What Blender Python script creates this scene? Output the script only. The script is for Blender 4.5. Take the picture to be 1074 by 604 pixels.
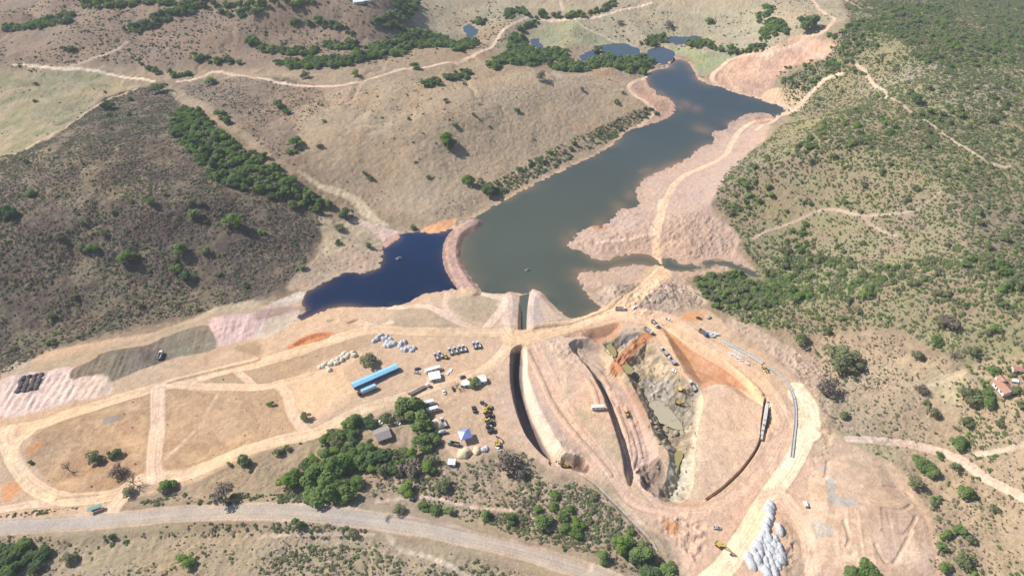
import bpy, bmesh, math, random, time
import numpy as np
from mathutils import Vector, Matrix
T0 = time.time()
for o in list(bpy.data.objects): bpy.data.objects.remove(o)
SC = bpy.context.scene
COL = SC.collection
R = math.radians
# ------------------------------------------------------------------ camera
CAM_H, PITCH, HFOV = 320.0, R(40.0), R(74.0)
cam_d = bpy.data.cameras.new('camera'); cam = bpy.data.objects.new('camera', cam_d); COL.objects.link(cam)
cam.location = (0, 0, CAM_H); cam.rotation_euler = (math.pi/2 - PITCH, 0, 0)
cam_d.sensor_fit = 'HORIZONTAL'; cam_d.angle = HFOV; cam_d.clip_start = 1; cam_d.clip_end = 20000
SC.camera = cam
# ------------------------------------------------------------------ sky and sun
SUN_EL = R(43.0); SUN_DIR = (-0.94, 0.341)           # towards the sun, on the ground plane
W = bpy.data.worlds.new('World'); SC.world = W; W.use_nodes = True
nt = W.node_tree; nt.nodes.clear()
sky = nt.nodes.new('ShaderNodeTexSky'); sky.sky_type = 'NISHITA'; sky.sun_disc = False
sky.sun_elevation = SUN_EL; sky.sun_rotation = math.atan2(SUN_DIR[0], SUN_DIR[1]) % (2*math.pi)
sky.altitude = 600; sky.air_density = 1.0; sky.dust_density = 1.5
bg = nt.nodes.new('ShaderNodeBackground'); bg.inputs[1].default_value = 0.085
ow = nt.nodes.new('ShaderNodeOutputWorld')
nt.links.new(sky.outputs[0], bg.inputs[0]); nt.links.new(bg.outputs[0], ow.inputs[0])
sl = bpy.data.lights.new('sun', 'SUN'); sl.energy = 5.0; sl.angle = R(0.55); sl.color = (1.0, 0.955, 0.89)
sun = bpy.data.objects.new('sun', sl); COL.objects.link(sun); sun.location = (-300, 200, 500)
sd = Vector((SUN_DIR[0]*math.cos(SUN_EL), SUN_DIR[1]*math.cos(SUN_EL), math.sin(SUN_EL)))
sun.rotation_euler = sd.to_track_quat('Z', 'Y').to_euler()
SC.view_settings.view_transform = 'Standard'; SC.view_settings.look = 'None'
SC.view_settings.gamma = 1; SC.view_settings.exposure = 0.36; SC.view_settings.use_curve_mapping = False
SC.render.engine = 'CYCLES'
# ------------------------------------------------------------------ numeric helpers
rng = np.random.default_rng(7); random.seed(7)
F = 537.0/math.tan(HFOV/2); CP, SP = math.cos(PITCH), math.sin(PITCH)
ORG = dict(A0=(0,0),A1=(270,0),A2=(540,0),A3=(804,0),B0=(0,150),B1=(270,150),B2=(540,150),B3=(804,150),
           C0=(0,300),C1=(270,300),C2=(540,300),C3=(804,300),D0=(0,452),D1=(270,452),D2=(540,452),D3=(804,452))
ZF = 3.974
def T(s):
    """survey string -> list of photo points; a token like C2 starts a new survey sheet, P means plain coordinates"""
    o, k, out = (0, 0), 1.0, []
    for t in s.split():
        if t == 'P': o, k = (0, 0), 1.0
        elif t in ORG: o, k = ORG[t], ZF
        else:
            v = [float(q) for q in t.split(',')]
            out.append((o[0]+v[0]/k, o[1]+v[1]/k))
    return np.array(out)
def rays(P):
    P = np.asarray(P, float).reshape(-1, 2)
    X = (P[:,0]-537.0)/F; Y = (302.0-P[:,1])/F
    return np.stack([X, CP+Y*SP, -SP+Y*CP], 1)
def on_plane(P, z=0.0):
    d = rays(P); t = (z-CAM_H)/d[:,2]
    return d[:,:2]*t[:,None]
def sstep(a, b, x):
    t = np.clip((x-a)/(b-a), 0, 1); return t*t*(3-2*t)
def lin(a, b, x): return np.clip((x-a)/(b-a), 0, 1)
def _hash(ix, iy, seed):
    h = (ix.astype(np.uint32)*np.uint32(374761393) + iy.astype(np.uint32)*np.uint32(668265263) + np.uint32(seed*974711 & 0xffffffff))
    h ^= h >> np.uint32(13); h *= np.uint32(1274126177); h ^= h >> np.uint32(16)
    return (h & np.uint32(0xffff)).astype(np.float32)/32767.5-1.0
def noise(x, y, seed=0):
    x = np.asarray(x, np.float32); y = np.asarray(y, np.float32)
    fx, fy = np.floor(x), np.floor(y); ix, iy = fx.astype(np.int32), fy.astype(np.int32)
    u, v = x-fx, y-fy; u = u*u*(3-2*u); v = v*v*(3-2*v)
    a = _hash(ix, iy, seed); b = _hash(ix+1, iy, seed); c = _hash(ix, iy+1, seed); d = _hash(ix+1, iy+1, seed)
    return a+(b-a)*u+(c-a)*v+(a-b-c+d)*u*v
def fbm(x, y, wl, octs=4, seed=0, gain=0.5):
    s, a, tot = 0, 1.0, 0
    c, sn = 0.8, 0.6
    x = x/wl; y = y/wl
    for i in range(octs):
        s = s+a*noise(x, y, seed+i*17); tot += a; a *= gain
        x, y = (c*x-sn*y)*2.03+11.3, (sn*x+c*y)*2.03-7.1
    return s/tot*1.4
def poly_sd(X, Y, poly, pad=25.0):
    """signed distance to a closed polygon, negative inside; far points get +pad"""
    poly = np.asarray(poly); out = np.full(X.shape, pad, np.float32)
    m = (X > poly[:,0].min()-pad) & (X < poly[:,0].max()+pad) & (Y > poly[:,1].min()-pad) & (Y < poly[:,1].max()+pad)
    x, y = X[m].astype(np.float32), Y[m].astype(np.float32)
    if x.size == 0: return out
    d2 = np.full(x.shape, 1e12, np.float32); ins = np.zeros(x.shape, bool)
    n = len(poly)
    for i in range(n):
        ax, ay = poly[i]; bx, by = poly[(i+1) % n]
        ex, ey = bx-ax, by-ay; L = ex*ex+ey*ey
        if L < 1e-9: continue
        t = np.clip(((x-ax)*ex+(y-ay)*ey)/L, 0, 1)
        d2 = np.minimum(d2, (x-ax-t*ex)**2+(y-ay-t*ey)**2)
        if ey != 0:
            c = ((ay > y) != (by > y)) & (x < ex*(y-ay)/ey+ax); ins ^= c
    d = np.sqrt(d2); d[ins] *= -1
    out[m] = np.minimum(d, pad); return out
def line_sd(X, Y, pts, pad=20.0):
    """unsigned distance, signed lateral offset and running length along a polyline"""
    pts = np.asarray(pts); D = np.full(X.shape, pad, np.float32); LAT = np.zeros(X.shape, np.float32); S = np.zeros(X.shape, np.float32)
    acc = 0.0
    for i in range(len(pts)-1):
        ax, ay = pts[i]; bx, by = pts[i+1]; ex, ey = bx-ax, by-ay; L = math.hypot(ex, ey)
        if L < 1e-6: continue
        m = (X > min(ax,bx)-pad) & (X < max(ax,bx)+pad) & (Y > min(ay,by)-pad) & (Y < max(ay,by)+pad)
        x, y = X[m], Y[m]
        if x.size:
            t = np.clip(((x-ax)*ex+(y-ay)*ey)/(L*L), 0, 1)
            d = np.hypot(x-ax-t*ex, y-ay-t*ey)
            old = D[m]; b = d < old
            lat = ((x-ax)*ey-(y-ay)*ex)/L
            D[m] = np.where(b, d, old); LAT[m] = np.where(b, lat, LAT[m]); S[m] = np.where(b, acc+t*L, S[m])
        acc += L
    return D, LAT, S
def spline(pts, n=6):
    """smooth a traced line (Catmull-Rom)"""
    p = np.asarray(pts, float)
    if len(p) < 3: return p
    q = np.vstack([2*p[0]-p[1], p, 2*p[-1]-p[-2]]); out = []
    for i in range(1, len(q)-2):
        for t in np.arange(n)/n:
            a, b, c, d = q[i-1], q[i], q[i+1], q[i+2]
            out.append(0.5*((2*b)+(c-a)*t+(2*a-5*b+4*c-d)*t*t+(3*b-a-3*c+d)*t**3))
    out.append(p[-1]); return np.array(out)
def spline_closed(pts, n=4):
    p = np.asarray(pts, float); N = len(p); out = []
    for i in range(N):
        a, b, c, d = p[(i-1) % N], p[i], p[(i+1) % N], p[(i+2) % N]
        for t in np.arange(n)/n:
            out.append(0.5*((2*b)+(c-a)*t+(2*a-5*b+4*c-d)*t*t+(3*b-a-3*c+d)*t**3))
    return np.array(out)
# ------------------------------------------------------------------ materials
def mat(name, col, rough=0.9, var=0.10, scale=1.0, metal=0.0, spec=0.3, bump=0.0, bscale=8.0):
    m = bpy.data.materials.new(name); m.use_nodes = True; n = m.node_tree; p = n.nodes['Principled BSDF']
    p.inputs['Roughness'].default_value = rough; p.inputs['Metallic'].default_value = metal
    p.inputs['Specular IOR Level'].default_value = spec
    g = n.nodes.new('ShaderNodeNewGeometry'); nz = n.nodes.new('ShaderNodeTexNoise')
    nz.inputs['Scale'].default_value = scale; nz.inputs['Detail'].default_value = 4
    n.links.new(g.outputs['Position'], nz.inputs['Vector'])
    mr = n.nodes.new('ShaderNodeMapRange'); mr.inputs[3].default_value = 1-var*1.6; mr.inputs[4].default_value = 1+var*1.6
    mr.inputs[1].default_value = 0.2; mr.inputs[2].default_value = 0.8
    n.links.new(nz.outputs['Fac'], mr.inputs[0])
    mx = n.nodes.new('ShaderNodeMix'); mx.data_type = 'RGBA'; mx.blend_type = 'MULTIPLY'; mx.inputs[0].default_value = 1
    mx.inputs[6].default_value = (*col, 1); n.links.new(mr.outputs[0], mx.inputs[7]); n.links.new(mx.outputs[2], p.inputs['Base Color'])
    if bump:
        b = n.nodes.new('ShaderNodeBump'); b.inputs['Strength'].default_value = bump; b.inputs['Distance'].default_value = 0.3
        n2 = n.nodes.new('ShaderNodeTexNoise'); n2.inputs['Scale'].default_value = bscale; n2.inputs['Detail'].default_value = 5
        n.links.new(g.outputs['Position'], n2.inputs['Vector']); n.links.new(n2.outputs['Fac'], b.inputs['Height']); n.links.new(b.outputs[0], p.inputs['Normal'])
    return m
# ------------------------------------------------------------------ traced outlines of the land
LAKE = T("""A2 555,330 560,355 590,375 600,395 650,410 680,455 660,480 630,500 540,530 480,545 420,600
 B2 350,50 260,90 150,145 30,205 B1 960,285 905,315 P 500,234 484,248 481,261 484,273 491.5,286 501,298.5 505,303.5 510,306 522,308 538,305
 545,307 549,309 555.6,305 562,304.5 573,308.6 576.6,316 584.5,322.6 596.6,333 607,332 618.6,328 631.7,322 629,320.5 622,317.7 617,311 611,304.7
 B2 275,600 245,545 280,525 360,530 440,510 520,503 580,512 590,490 560,470 490,468 430,480 380,497 320,485 270,450 210,443 225,405 290,350 370,340 430,275 500,265
 510,240 495,215 520,160 580,125 700,70 740,45 760,20 800,5 A2 820,595 820,545 870,540 900,505 980,470 1073,475
 A3 10,500 40,480 70,460 40,440 0,430 A2 1000,410 900,385 860,365 800,355 755,325 745,300 720,265 680,250 650,265 640,285 570,300""")
POND = T("""B1 600,378 690,375 720,380 800,372 825,352 P 474,247 471,250.6 466,260.7 467.5,278 475,296 476,302.5 446,306 431,314 416,319 383,321.4 365.6,319.6 340,324 315,335
 308,335 323,325 318,317.6 321.6,307.5 333,301 353,291 370.6,286 381,289 398,282 403,271 403,262 411,257 421,249""")
CREEK = T("B2 625,500 640,480 680,508 760,512 820,487 880,493 960,523 1010,545 1000,556 940,535 880,507 820,507 740,527 680,530 625,517")
FARPONDS = [T("A2 355,192 430,188 500,203 512,220 470,237 420,232 360,220"), T("A2 278,232 335,213 338,236 300,255 278,260"),
            T("A2 560,212 600,200 650,214 648,240 604,266 568,245"), T("A2 652,168 690,152 768,155 760,170 700,184 660,180"),
            T("A2 70,165 95,175 122,200 100,208 80,190"), T("A1 870,108 900,112 908,152 882,162 865,140")]
ALLW = [on_plane(p) for p in [LAKE, POND, CREEK]+FARPONDS]
ALLW = [spline_closed(p, 3) for p in ALLW]
for i_ in range(3, len(ALLW)): q_ = spline_closed(ALLW[i_], 3); ALLW[i_] = q_+np.stack([5*fbm(q_[:,0], q_[:,1], 16, 3, 5), 7*fbm(q_[:,0], q_[:,1], 16, 3, 6)], 1)
SITE = T("""P 0,395 15,392 45,372 90,362 150,352 200,338 235,327 300,318 335,302 318,318 308,336 340,326 365,321 385,322 416,320 431,315 447,307 476,303 505,304 545,309
 560,305 576,316 597,334 632,322 660,300 690,275 700,282 690,300 720,318 745,325 770,345 800,365 830,385 850,405 865,430 875,455 900,470 940,490 965,520 980,555 978,640
 760,640 720,575 690,560 665,535 640,505 610,492 580,490 560,480 540,470 515,470 490,485 470,470 455,440 440,430 415,430 390,440 330,455 270,475 210,500 150,520 130,530 100,545 -20,545""")
HIGHWAY = T("D0 -300,415 0,405 200,395 400,383 600,366 800,349 1073,338 D1 200,346 400,364 550,385 700,410 900,455 1073,497 D2 150,542 300,590 420,640 600,720")
# ------------------------------------------------------------------ base relief on a coarse raster
GX = np.arange(-1700, 1701, 5.0, dtype=np.float32); GY = np.arange(-60, 2901, 5.0, dtype=np.float32)
GXX, GYY = np.meshgrid(GX, GY)
dw = np.full(GXX.shape, 200.0, np.float32)
for p in ALLW: dw = np.minimum(dw, poly_sd(GXX, GYY, p, 200.0))
ds = poly_sd(GXX, GYY, on_plane(SITE, 3), 120.0)
dh = line_sd(GXX, GYY, on_plane(HIGHWAY, 4), 120.0)[0]
def bump(px, py, h, rx, ry, rot=0.0):
    c = on_plane([(px, py)])[0]; x, y = GXX-c[0], GYY-c[1]; cr, sr = math.cos(rot), math.sin(rot)
    u = (x*cr+y*sr)/rx; v = (-x*sr+y*cr)/ry
    return h*np.exp(-(u*u+v*v)*0.5)
hill = 6.5*fbm(GXX, GYY, 190, 5, 3)+2
hill += bump(120, 262, 34, 130, 110, 0.3)+bump(60, 200, 12, 80, 90)
hill += bump(440, 140, 21, 120, 90, 0.4)+bump(330, 110, 10, 80, 60)
hill += bump(1010, 240, 40, 150, 260)+bump(1000, 120, 34, 200, 260)+bump(830, 190, 8, 60, 60)
hill += bump(1040, 470, 16, 80, 90)+bump(200, 40, 26, 260, 130)+bump(380, 40, 16, 120, 70)
rid = np.abs(fbm(GXX*0.9+GYY*0.25, GYY*1.5, 210, 3, 9))
hill += sstep(640, 900, GYY)*sstep(160, -120, GXX)*(38*rid-5)
k = sstep(6, 130, np.minimum(dw, np.minimum(ds+4, dh+10)))
BASE = np.where(dw > 0, 3.2*sstep(0, 26, dw), -np.minimum(3.5, 0.22*-dw))+hill*k
BASE = BASE+1.6*sstep(5, 40, dw)*fbm(GXX, GYY, 60, 3, 5)*sstep(-5, 30, ds)
def samp(G, x, y):
    fx = np.clip((np.asarray(x, float)-GX[0])/5.0, 0, len(GX)-1.001); fy = np.clip((np.asarray(y, float)-GY[0])/5.0, 0, len(GY)-1.001)
    i, j = fx.astype(int), fy.astype(int); u, v = fx-i, fy-j
    return G[j,i]*(1-u)*(1-v)+G[j,i+1]*u*(1-v)+G[j+1,i]*(1-u)*v+G[j+1,i+1]*u*v
def drape(P):
    """photo points -> ground-plan points on the base relief"""
    P = np.asarray(P, float).reshape(-1, 2); z = np.full(len(P), 3.0); d = rays(P)
    for _ in range(60):
        t = (z-CAM_H)/d[:,2]; z = 0.55*z+0.45*samp(BASE, d[:,0]*t, d[:,1]*t)
    t = (z-CAM_H)/d[:,2]; return d[:,:2]*t[:,None]
# ------------------------------------------------------------------ terrain grid (finer near the works, coarser far away)
def steps(parts):
    out = [parts[0][0]]
    for a, b, s in parts:
        n = max(1, int(round(abs(b-a)/s))); out += list(np.linspace(a, b, n+1)[1:])
    return np.array(out)
th = steps([(74, 66, .25), (66, 36, .052), (36, 16.4, .075), (16.4, 12.5, .16), (12.5, 6.5, .5)])
ROWY = CAM_H/np.tan(np.radians(th)); ROWW = (ROWY*CP+CAM_H*SP)/F
COLU = steps([(-1100, -640, 12), (-640, -545, 2.0), (-545, -60, 1.0), (-60, 330, .62), (330, 545, 1.0), (545, 640, 2.0), (640, 1100, 12)])
NR, NC = len(ROWY), len(COLU)
X = (COLU[None,:]*ROWW[:,None]).astype(np.float32); Y = np.repeat(ROWY[:,None], NC, 1).astype(np.float32)
Z = samp(BASE, X, Y).astype(np.float32)
DW = samp(dw, X, Y).astype(np.float32)
def zat(x, y):
    x = np.atleast_1d(np.asarray(x, float)); y = np.atleast_1d(np.asarray(y, float))
    r = np.interp(y, ROWY, np.arange(NR)); r = np.clip(r, 0, NR-1.001); i = r.astype(int); f = r-i
    w = ROWW[i]*(1-f)+ROWW[i+1]*f
    c = np.clip(np.interp(x/w, COLU, np.arange(NC)), 0, NC-1.001); j = c.astype(int); g = c-j
    return Z[i,j]*(1-f)*(1-g)+Z[i+1,j]*f*(1-g)+Z[i,j+1]*(1-f)*g+Z[i+1,j+1]*f*g
# warp for ragged edges
WX = 1.1*fbm(X, Y, 9, 3, 21)+2.2*fbm(X, Y, 38, 2, 22); WY = 1.1*fbm(X, Y, 9, 3, 31)+2.2*fbm(X, Y, 38, 2, 32)
XW, YW = (X+WX).astype(np.float32), (Y+WY).astype(np.float32)
FA = fbm(X, Y, 2.6, 3, 41); FB = fbm(X, Y, 14, 4, 42); FC = fbm(X, Y, 70, 4, 43); FD = fbm(X, Y, 240, 3, 44)
print('grid', NR, NC, NR*NC, round(time.time()-T0, 1))
# ------------------------------------------------------------------ earthworks
def zlev(poly, zt, wall, wobble=0.0, rel=False, pts=None):
    """dig or fill a flat-floored area; the wall lies inside the outline"""
    global Z
    q = drape(T(poly)) if isinstance(poly, str) else poly
    q = spline_closed(q, 3)
    s = poly_sd(X+wobble*WX, Y+wobble*WY, q, 30.0); t = lin(0, wall, -s)
    Z = (Z*(1-t)+((Z+zt) if rel else zt)*t).astype(np.float32)
def zline(s, w, dz, wall=1.5, rel=True):
    global Z
    D = line_sd(X, Y, spline(drape(T(s))), w+wall+2)[0]; t = 1-sstep(w*.5, w*.5+wall, D)
    Z = (Z+dz*t).astype(np.float32) if rel else (Z*(1-t)+dz*t).astype(np.float32)
# soft relief of the ground itself
rough = sstep(-3, 10, poly_sd(X, Y, drape(SITE), 30.0))
Z = Z+(rough*0.22+0.13)*FA*sstep(-4, 5, DW)+rough*0.45*FB*sstep(0, 30, DW)+(1-rough)*0.30*FB*sstep(2, 12, DW)
# erosion gullies on the far slopes
Z = Z-sstep(30, 140, DW)*rough*1.5*np.maximum(0, 0.14-np.abs(fbm(X, Y, 95, 4, 77)))/0.14
# dyke between pond and reservoir
dk = spline(on_plane(T("B1 905,330 840,370 812,420 812,490 840,550 880,604 P 495,306"), 1.5))
D, LAT, S = line_sd(X, Y, dk, 22)
Z = np.maximum(Z, 2.3+.25*FA-np.maximum(0, D-3.4)*.62-2.5*sstep(25, 0, S)*0).astype(np.float32)
# highway embankment
hw = spline(drape(HIGHWAY)); DHW, LHW, SHW = line_sd(X, Y, hw, 30)
zr = np.interp(SHW, np.linspace(0, SHW.max(), 60), samp(BASE, *spline(hw, 2)[np.linspace(0, len(spline(hw, 2))-1, 60).astype(int)].T))
zr = 4.6+0.0*zr
t = 1-sstep(6.5, 13, DHW); Z = (Z*(1-t)+zr*t).astype(np.float32)
# cutting north of the highway at right
zline("D1 560,372 700,395 900,440 1073,480 D2 120,515 300,570", 2.0, -1.3, 2.5)
# inlet slot and its banks
zlev("P 528,309 543,309 542,346 530,346", .9, 4, .3, True)
zlev("P 555,306 566,305 574,312 590,330 600,337 575,345 553,346", 1.5, 5, .3, True)
slot = on_plane(T("P 544.5,306 556,303 555.5,344 543,345"), 4.0)
s_ = poly_sd(X, Y, slot, 20); t = lin(0, 3.2, -s_); Z = (Z*(1-t)-1.6*t).astype(np.float32)
# diversion canal
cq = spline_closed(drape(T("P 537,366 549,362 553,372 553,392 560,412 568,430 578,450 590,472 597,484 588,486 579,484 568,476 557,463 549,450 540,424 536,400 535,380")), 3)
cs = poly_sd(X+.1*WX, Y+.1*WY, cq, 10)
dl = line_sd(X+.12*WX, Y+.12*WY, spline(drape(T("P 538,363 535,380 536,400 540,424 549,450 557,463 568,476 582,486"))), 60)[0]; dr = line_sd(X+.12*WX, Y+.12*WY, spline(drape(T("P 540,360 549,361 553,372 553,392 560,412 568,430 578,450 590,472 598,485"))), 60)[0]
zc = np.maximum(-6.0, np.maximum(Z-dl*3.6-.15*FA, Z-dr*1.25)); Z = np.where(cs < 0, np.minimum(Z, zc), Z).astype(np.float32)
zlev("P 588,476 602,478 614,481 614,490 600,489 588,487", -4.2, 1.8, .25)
# drain south of the canal
zline("P 580,485 600,490 618,499 640,520 658,538 676,556 690,575 702,600", 2.5, -1.4, 1.5)
# east bench: steps down to the river bed
zlev("""P 620,392 612,380 596,362 610,356 630,360 640,368 655,388 668,410 676,430 684,452 690,470 686,490 672,500 662,510 656,500 653,482 648,460 640,436 632,414""", -3.3, 3.8, .2)
# river bed pit
zlev("""P 632,358 646,352 660,350 676,349 690,364 704,382 716,398 731,405 737,416 735,440 731,462 729,490 726,518 712,527 700,526 690,518 692,505 700,494 703,480 696,466 684,450 674,428 664,408 652,388 640,374""", -4.6, 9.0, .5)
zlev("P 672,488 686,480 698,486 700,500 694,512 690,520 678,514 668,500", -3.2, 5, .5)
# orange fill ramp across the pit
D, LAT, S = line_sd(X, Y, spline(drape(T("P 682,345 668,356 656,368 646,380"))), 20)
Z = np.maximum(Z, np.where(D < 19, 1.6-3.6*lin(8, 60, S)-np.maximum(0, D-3.2)*.7+.35*noise(LAT*1.1, S*.05, 3), -99)).astype(np.float32)
# slope below the dam road
zlev("C2 200,212 330,176 440,152 430,205 360,240 300,232", -1.2, 7.0, .2)
# orange cut face between haul road and lower road
zlev("C2 604,150 640,168 720,228 800,268 920,345 1000,425 1035,475 1030,500 960,470 880,420 800,425 740,400 690,325 640,225", -1.6, 9.0, .12)
zline("P 803,419 800,440 797,464 781,489 760,510 742,523", .5, -3.8, .6)
zline("P 806.5,423 804,445 801,461", 1.6, -3.0, 0.6)
# brush heaps
for px, py, h, r in [(655,312,1.8,12),(672,318,2.2,12),(686,312,1.8,12),(703,313,1.5,14),(640,308,1.2,12),(700,300,1.5,16),(612,352,2,9),(606,362,1.5,8),(585,470,2.5,5),(600,478,2,7)]:
    c = drape([(px, py)])[0]; Z = (Z+h*np.exp(-((X-c[0])**2+(Y-c[1])**2)/(2*(r*.55)**2))*(1+.25*FA)).astype(np.float32)
# furrowed revetment on the left bank
rv = poly_sd(X, Y, drape(T("C0 10,380 180,355 300,345 430,285 690,215 860,160 1073,110 1073,215 900,255 700,330 540,380 430,420 300,480 150,520 10,520")), 30)
fp = poly_sd(X, Y, drape(T("C0 0,400 180,362 300,347 300,400 420,375 470,440 300,480 150,520 0,540")), 30); fr = np.sin(X*2*math.pi/4.6+1.0*FC+.03*Y)
Z = (Z+lin(0, 4, -fp)*.2*fr+lin(0, 6, -rv)*(.28*noise(X/1.7+Y*.1, Y*.03, 12)+.2*FA)).astype(np.float32)
# terrace pad at right
zlev("D3 240,140 330,100 480,130 540,240 640,330 690,460 680,620 200,620 180,480 190,300 170,200", 5.0, 8, .4)
zlev("D3 190,490 360,500 350,545 200,535", -.9, 2.5, .2, True)
# the pits on the field by the pond
zlev("C1 150,240 200,212 270,192 312,198 300,225 230,240 160,252", -1.3, 2.5, .3, True)
zlev("C1 290,140 335,132 335,148 300,150", -1., 1.5, .3, True); zlev("C1 370,150 420,132 428,140 400,156", -1., 1.5, .3, True)
# low bunds and tyre-worn berms beside the roads
for s in ["P 553,368 566,395 580,425 600,452 620,474 640,498", "P 604,372 628,382 640,400", "P 616,398 622,408 627,424","P 588,378 606,384 622,392","P 640,366 652,382 660,396"]:
    zline(s, 1.2, .6, 1.6)
for s in ["P 648,420 658,448 664,478 672,500","P 658,420 668,448 674,472","P 640,410 650,432 656,452","P 664,455 668,470 664,486","P 600,366 622,372 634,380"]: zline(s, .8, .7+.2*FB if False else .7, 1.2)
for s in ["C2 615,160 700,225 800,275 910,345 1000,420 1035,470","C2 760,250 880,320 960,385 1025,450","P 560,344 600,338 632,326 650,314","C0 700,400 830,365 960,335 1073,305"]:
    zline(s, 1.4, .8, 1.6)
# rubble and rills
pit = sstep(0, -4, poly_sd(X, Y, spline_closed(drape(T("P 632,358 646,352 660,350 676,349 690,364 704,382 716,398 731,405 737,416 735,440 731,462 729,490 726,518 712,527 700,526 690,518 692,505 700,494 703,480 696,466 684,450 674,428 664,408 652,388 640,374")), 3), 10))
rg = 1-np.abs(fbm(X, Y, 7, 3, 57))*2.2; Z = (Z+pit*(.9*rg+.5*FA)).astype(np.float32)
oc = sstep(0, -3, poly_sd(X+.5*WX, Y+.5*WY, spline_closed(drape(T("P 668,484 688,478 700,484 702,500 696,514 690,522 676,516 664,500")), 3), 10))
Z = (Z+oc*(2.2*np.abs(fbm(X+2*WX, Y, 9, 3, 88))*2-1.0+.6*FA)).astype(np.float32)
def rubble(s, amp, wl=4.0, seed=90):
    global Z
    t = sstep(0, -5, poly_sd(X+WX, Y+WY, spline_closed(drape(T(s)), 3), 10)); Z = (Z+t*amp*(fbm(X, Y, wl, 3, seed)+.4*FA)).astype(np.float32)
rubble("P 695,538 745,542 735,600 715,580 690,560", .9); rubble("P 800,362 850,378 872,405 885,440 870,450 858,425 830,395", .8); rubble("D3 75,400 105,395 140,470 160,600 90,610 70,480", 1.2, 3, 91); rubble("P 636,304 700,298 740,312 715,330 672,334 650,324", .5, 3.5, 92)
rubble("B2 640,300 900,320 930,460 800,485 660,480 620,400", .55, 5, 93); rubble("B2 230,410 300,355 440,285 560,300 590,380 540,460 300,470", .45, 5, 94); rubble("P 560,362 600,356 640,385 600,384", .5, 4, 95); rubble("P 644,400 676,430 690,470 672,500 660,470", .5, 3, 96); rubble("P 850,440 880,450 870,480 845,500 838,490 858,465", .6, 3, 97)
tr = poly_sd(X, Y, drape(T("D3 300,330 480,300 620,340 680,460 670,600 400,600 200,480")), 12); Z = (Z+sstep(0, -6, tr)*.22*noise((X-.25*Y)/1.5+.6*FC, Y*.025, 98)).astype(np.float32)
for s in ["D3 480,420 560,440 600,400 620,360","D3 450,480 480,540 520,560 560,500 600,420","D3 320,380 340,450 330,490","D3 490,235 560,240 600,270","D3 480,330 560,335 600,310","D3 200,190 240,200 255,130","D0 240,285 330,275 420,268"]: zline(s, .7, -.5, 1.0)
# ------------------------------------------------------------------ soil colours and zones
C = np.empty((NR, NC, 3), np.float32)
def cc(*v): return np.array(v, np.float32)
tan = cc(.305,.240,.170); brown = cc(.125,.098,.080); olive = cc(.245,.228,.140); pink = cc(.50,.375,.305); dirt = cc(.53,.385,.275)
pale = cc(.68,.55,.42); orange = cc(.53,.285,.155); field = cc(.40,.275,.18); grey = cc(.40,.365,.32); cream = cc(.80,.68,.50); lilac = cc(.52,.42,.385)
mixn = sstep(-.5, .6, FC*.7+FB*.4)[...,None]
C[:] = tan*(1-mixn)+cc(.24,.188,.135)*mixn
ZONES = ['terrain', 'highway', 'dirt_road', 'dirt_track', 'construction_ground', 'lake_shore', 'excavated_slope', 'river_bed', 'field_ground', 'revetment_slope']
ZID = np.zeros((NR, NC), np.uint8)
def put(a, col, zone=None, tex=None):
    global C
    a = a*(1 if tex is None else tex)
    C += (np.asarray(col, np.float32)-C)*a[...,None]
    if zone: ZID[a > .5] = ZONES.index(zone)
def paint(poly, col, fe=3.0, zone=None, amt=1.0, warp=1.0, col2=None):
    q = spline_closed(drape(T(poly) if isinstance(poly, str) else poly), 3)
    s = poly_sd(X+warp*WX, Y+warp*WY, q, fe+12)
    a = sstep(fe*.5, -fe*.5, s)*amt
    if col2 is not None:
        m = sstep(-.35, .45, FB*.7+FA*.35+FC*.3)[...,None]; col = col*(1-m)+col2*m
    put(a, col, zone)
def road(s, w, col, fe=1.2, zone='dirt_track', amt=.9, streak=.10, warp=.35, col2=None):
    q = spline(drape(T(s)))
    D, LAT, S = line_sd(X+warp*WX, Y+warp*WY, q, w*.5+fe+3)
    a = sstep(w*.5+fe*.5, w*.5-fe*.5, D)*amt
    st = 1+streak*noise(LAT*1.5+40, S*.03, 51)+streak*.6*noise(LAT*3.7, S*.06, 52)+streak*.5*FA
    col = np.asarray(col)*st[...,None]
    m = a > 0.01
    C[m] += (col[m]-C[m])*a[m][:,None]
    if w > 4: e_ = np.exp(-((D-w*.5-.5)/.7)**2)*.13*sstep(-.6, .4, FB+.5*FA); C[:] *= (1-e_)[...,None]
    if zone: ZID[a > .5] = ZONES.index(zone)
# far land
paint("A0 -600,330 10,300 170,290 400,300 560,345 570,370 430,420 300,510 170,590 10,650 -600,700", olive, 10, col2=cc(.285,.235,.16))
paint("P -120,165 0,165 40,150 60,140 105,105 145,92 170,95 200,115 240,140 265,165 300,190 340,215 342,235 335,265 320,290 290,310 240,322 190,335 120,350 60,365 20,388 -120,400", brown, 8, col2=cc(.165,.128,.098))
paint("P 180,85 270,80 330,90 345,110 320,130 305,170 270,150 220,110", cc(.20,.155,.122), 10)
paint("P 0,-80 330,-80 520,0 480,30 420,55 330,75 260,72 180,75 90,68 0,70 -200,70 -200,-80", cc(.25,.188,.142), 14, col2=cc(.20,.15,.118))
paint("P 310,120 350,95 450,85 560,75 640,80 680,90 660,110 600,140 540,170 500,200 470,220 430,225 380,215 330,170", cc(.355,.28,.20), 14, col2=cc(.30,.235,.168), amt=.85)
paint("P 430,0 530,-40 800,-60 900,0 870,30 840,45 770,55 730,60 680,50 620,50 560,35 530,20 440,30", cc(.33,.285,.205), 12, col2=cc(.29,.25,.18))
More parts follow.
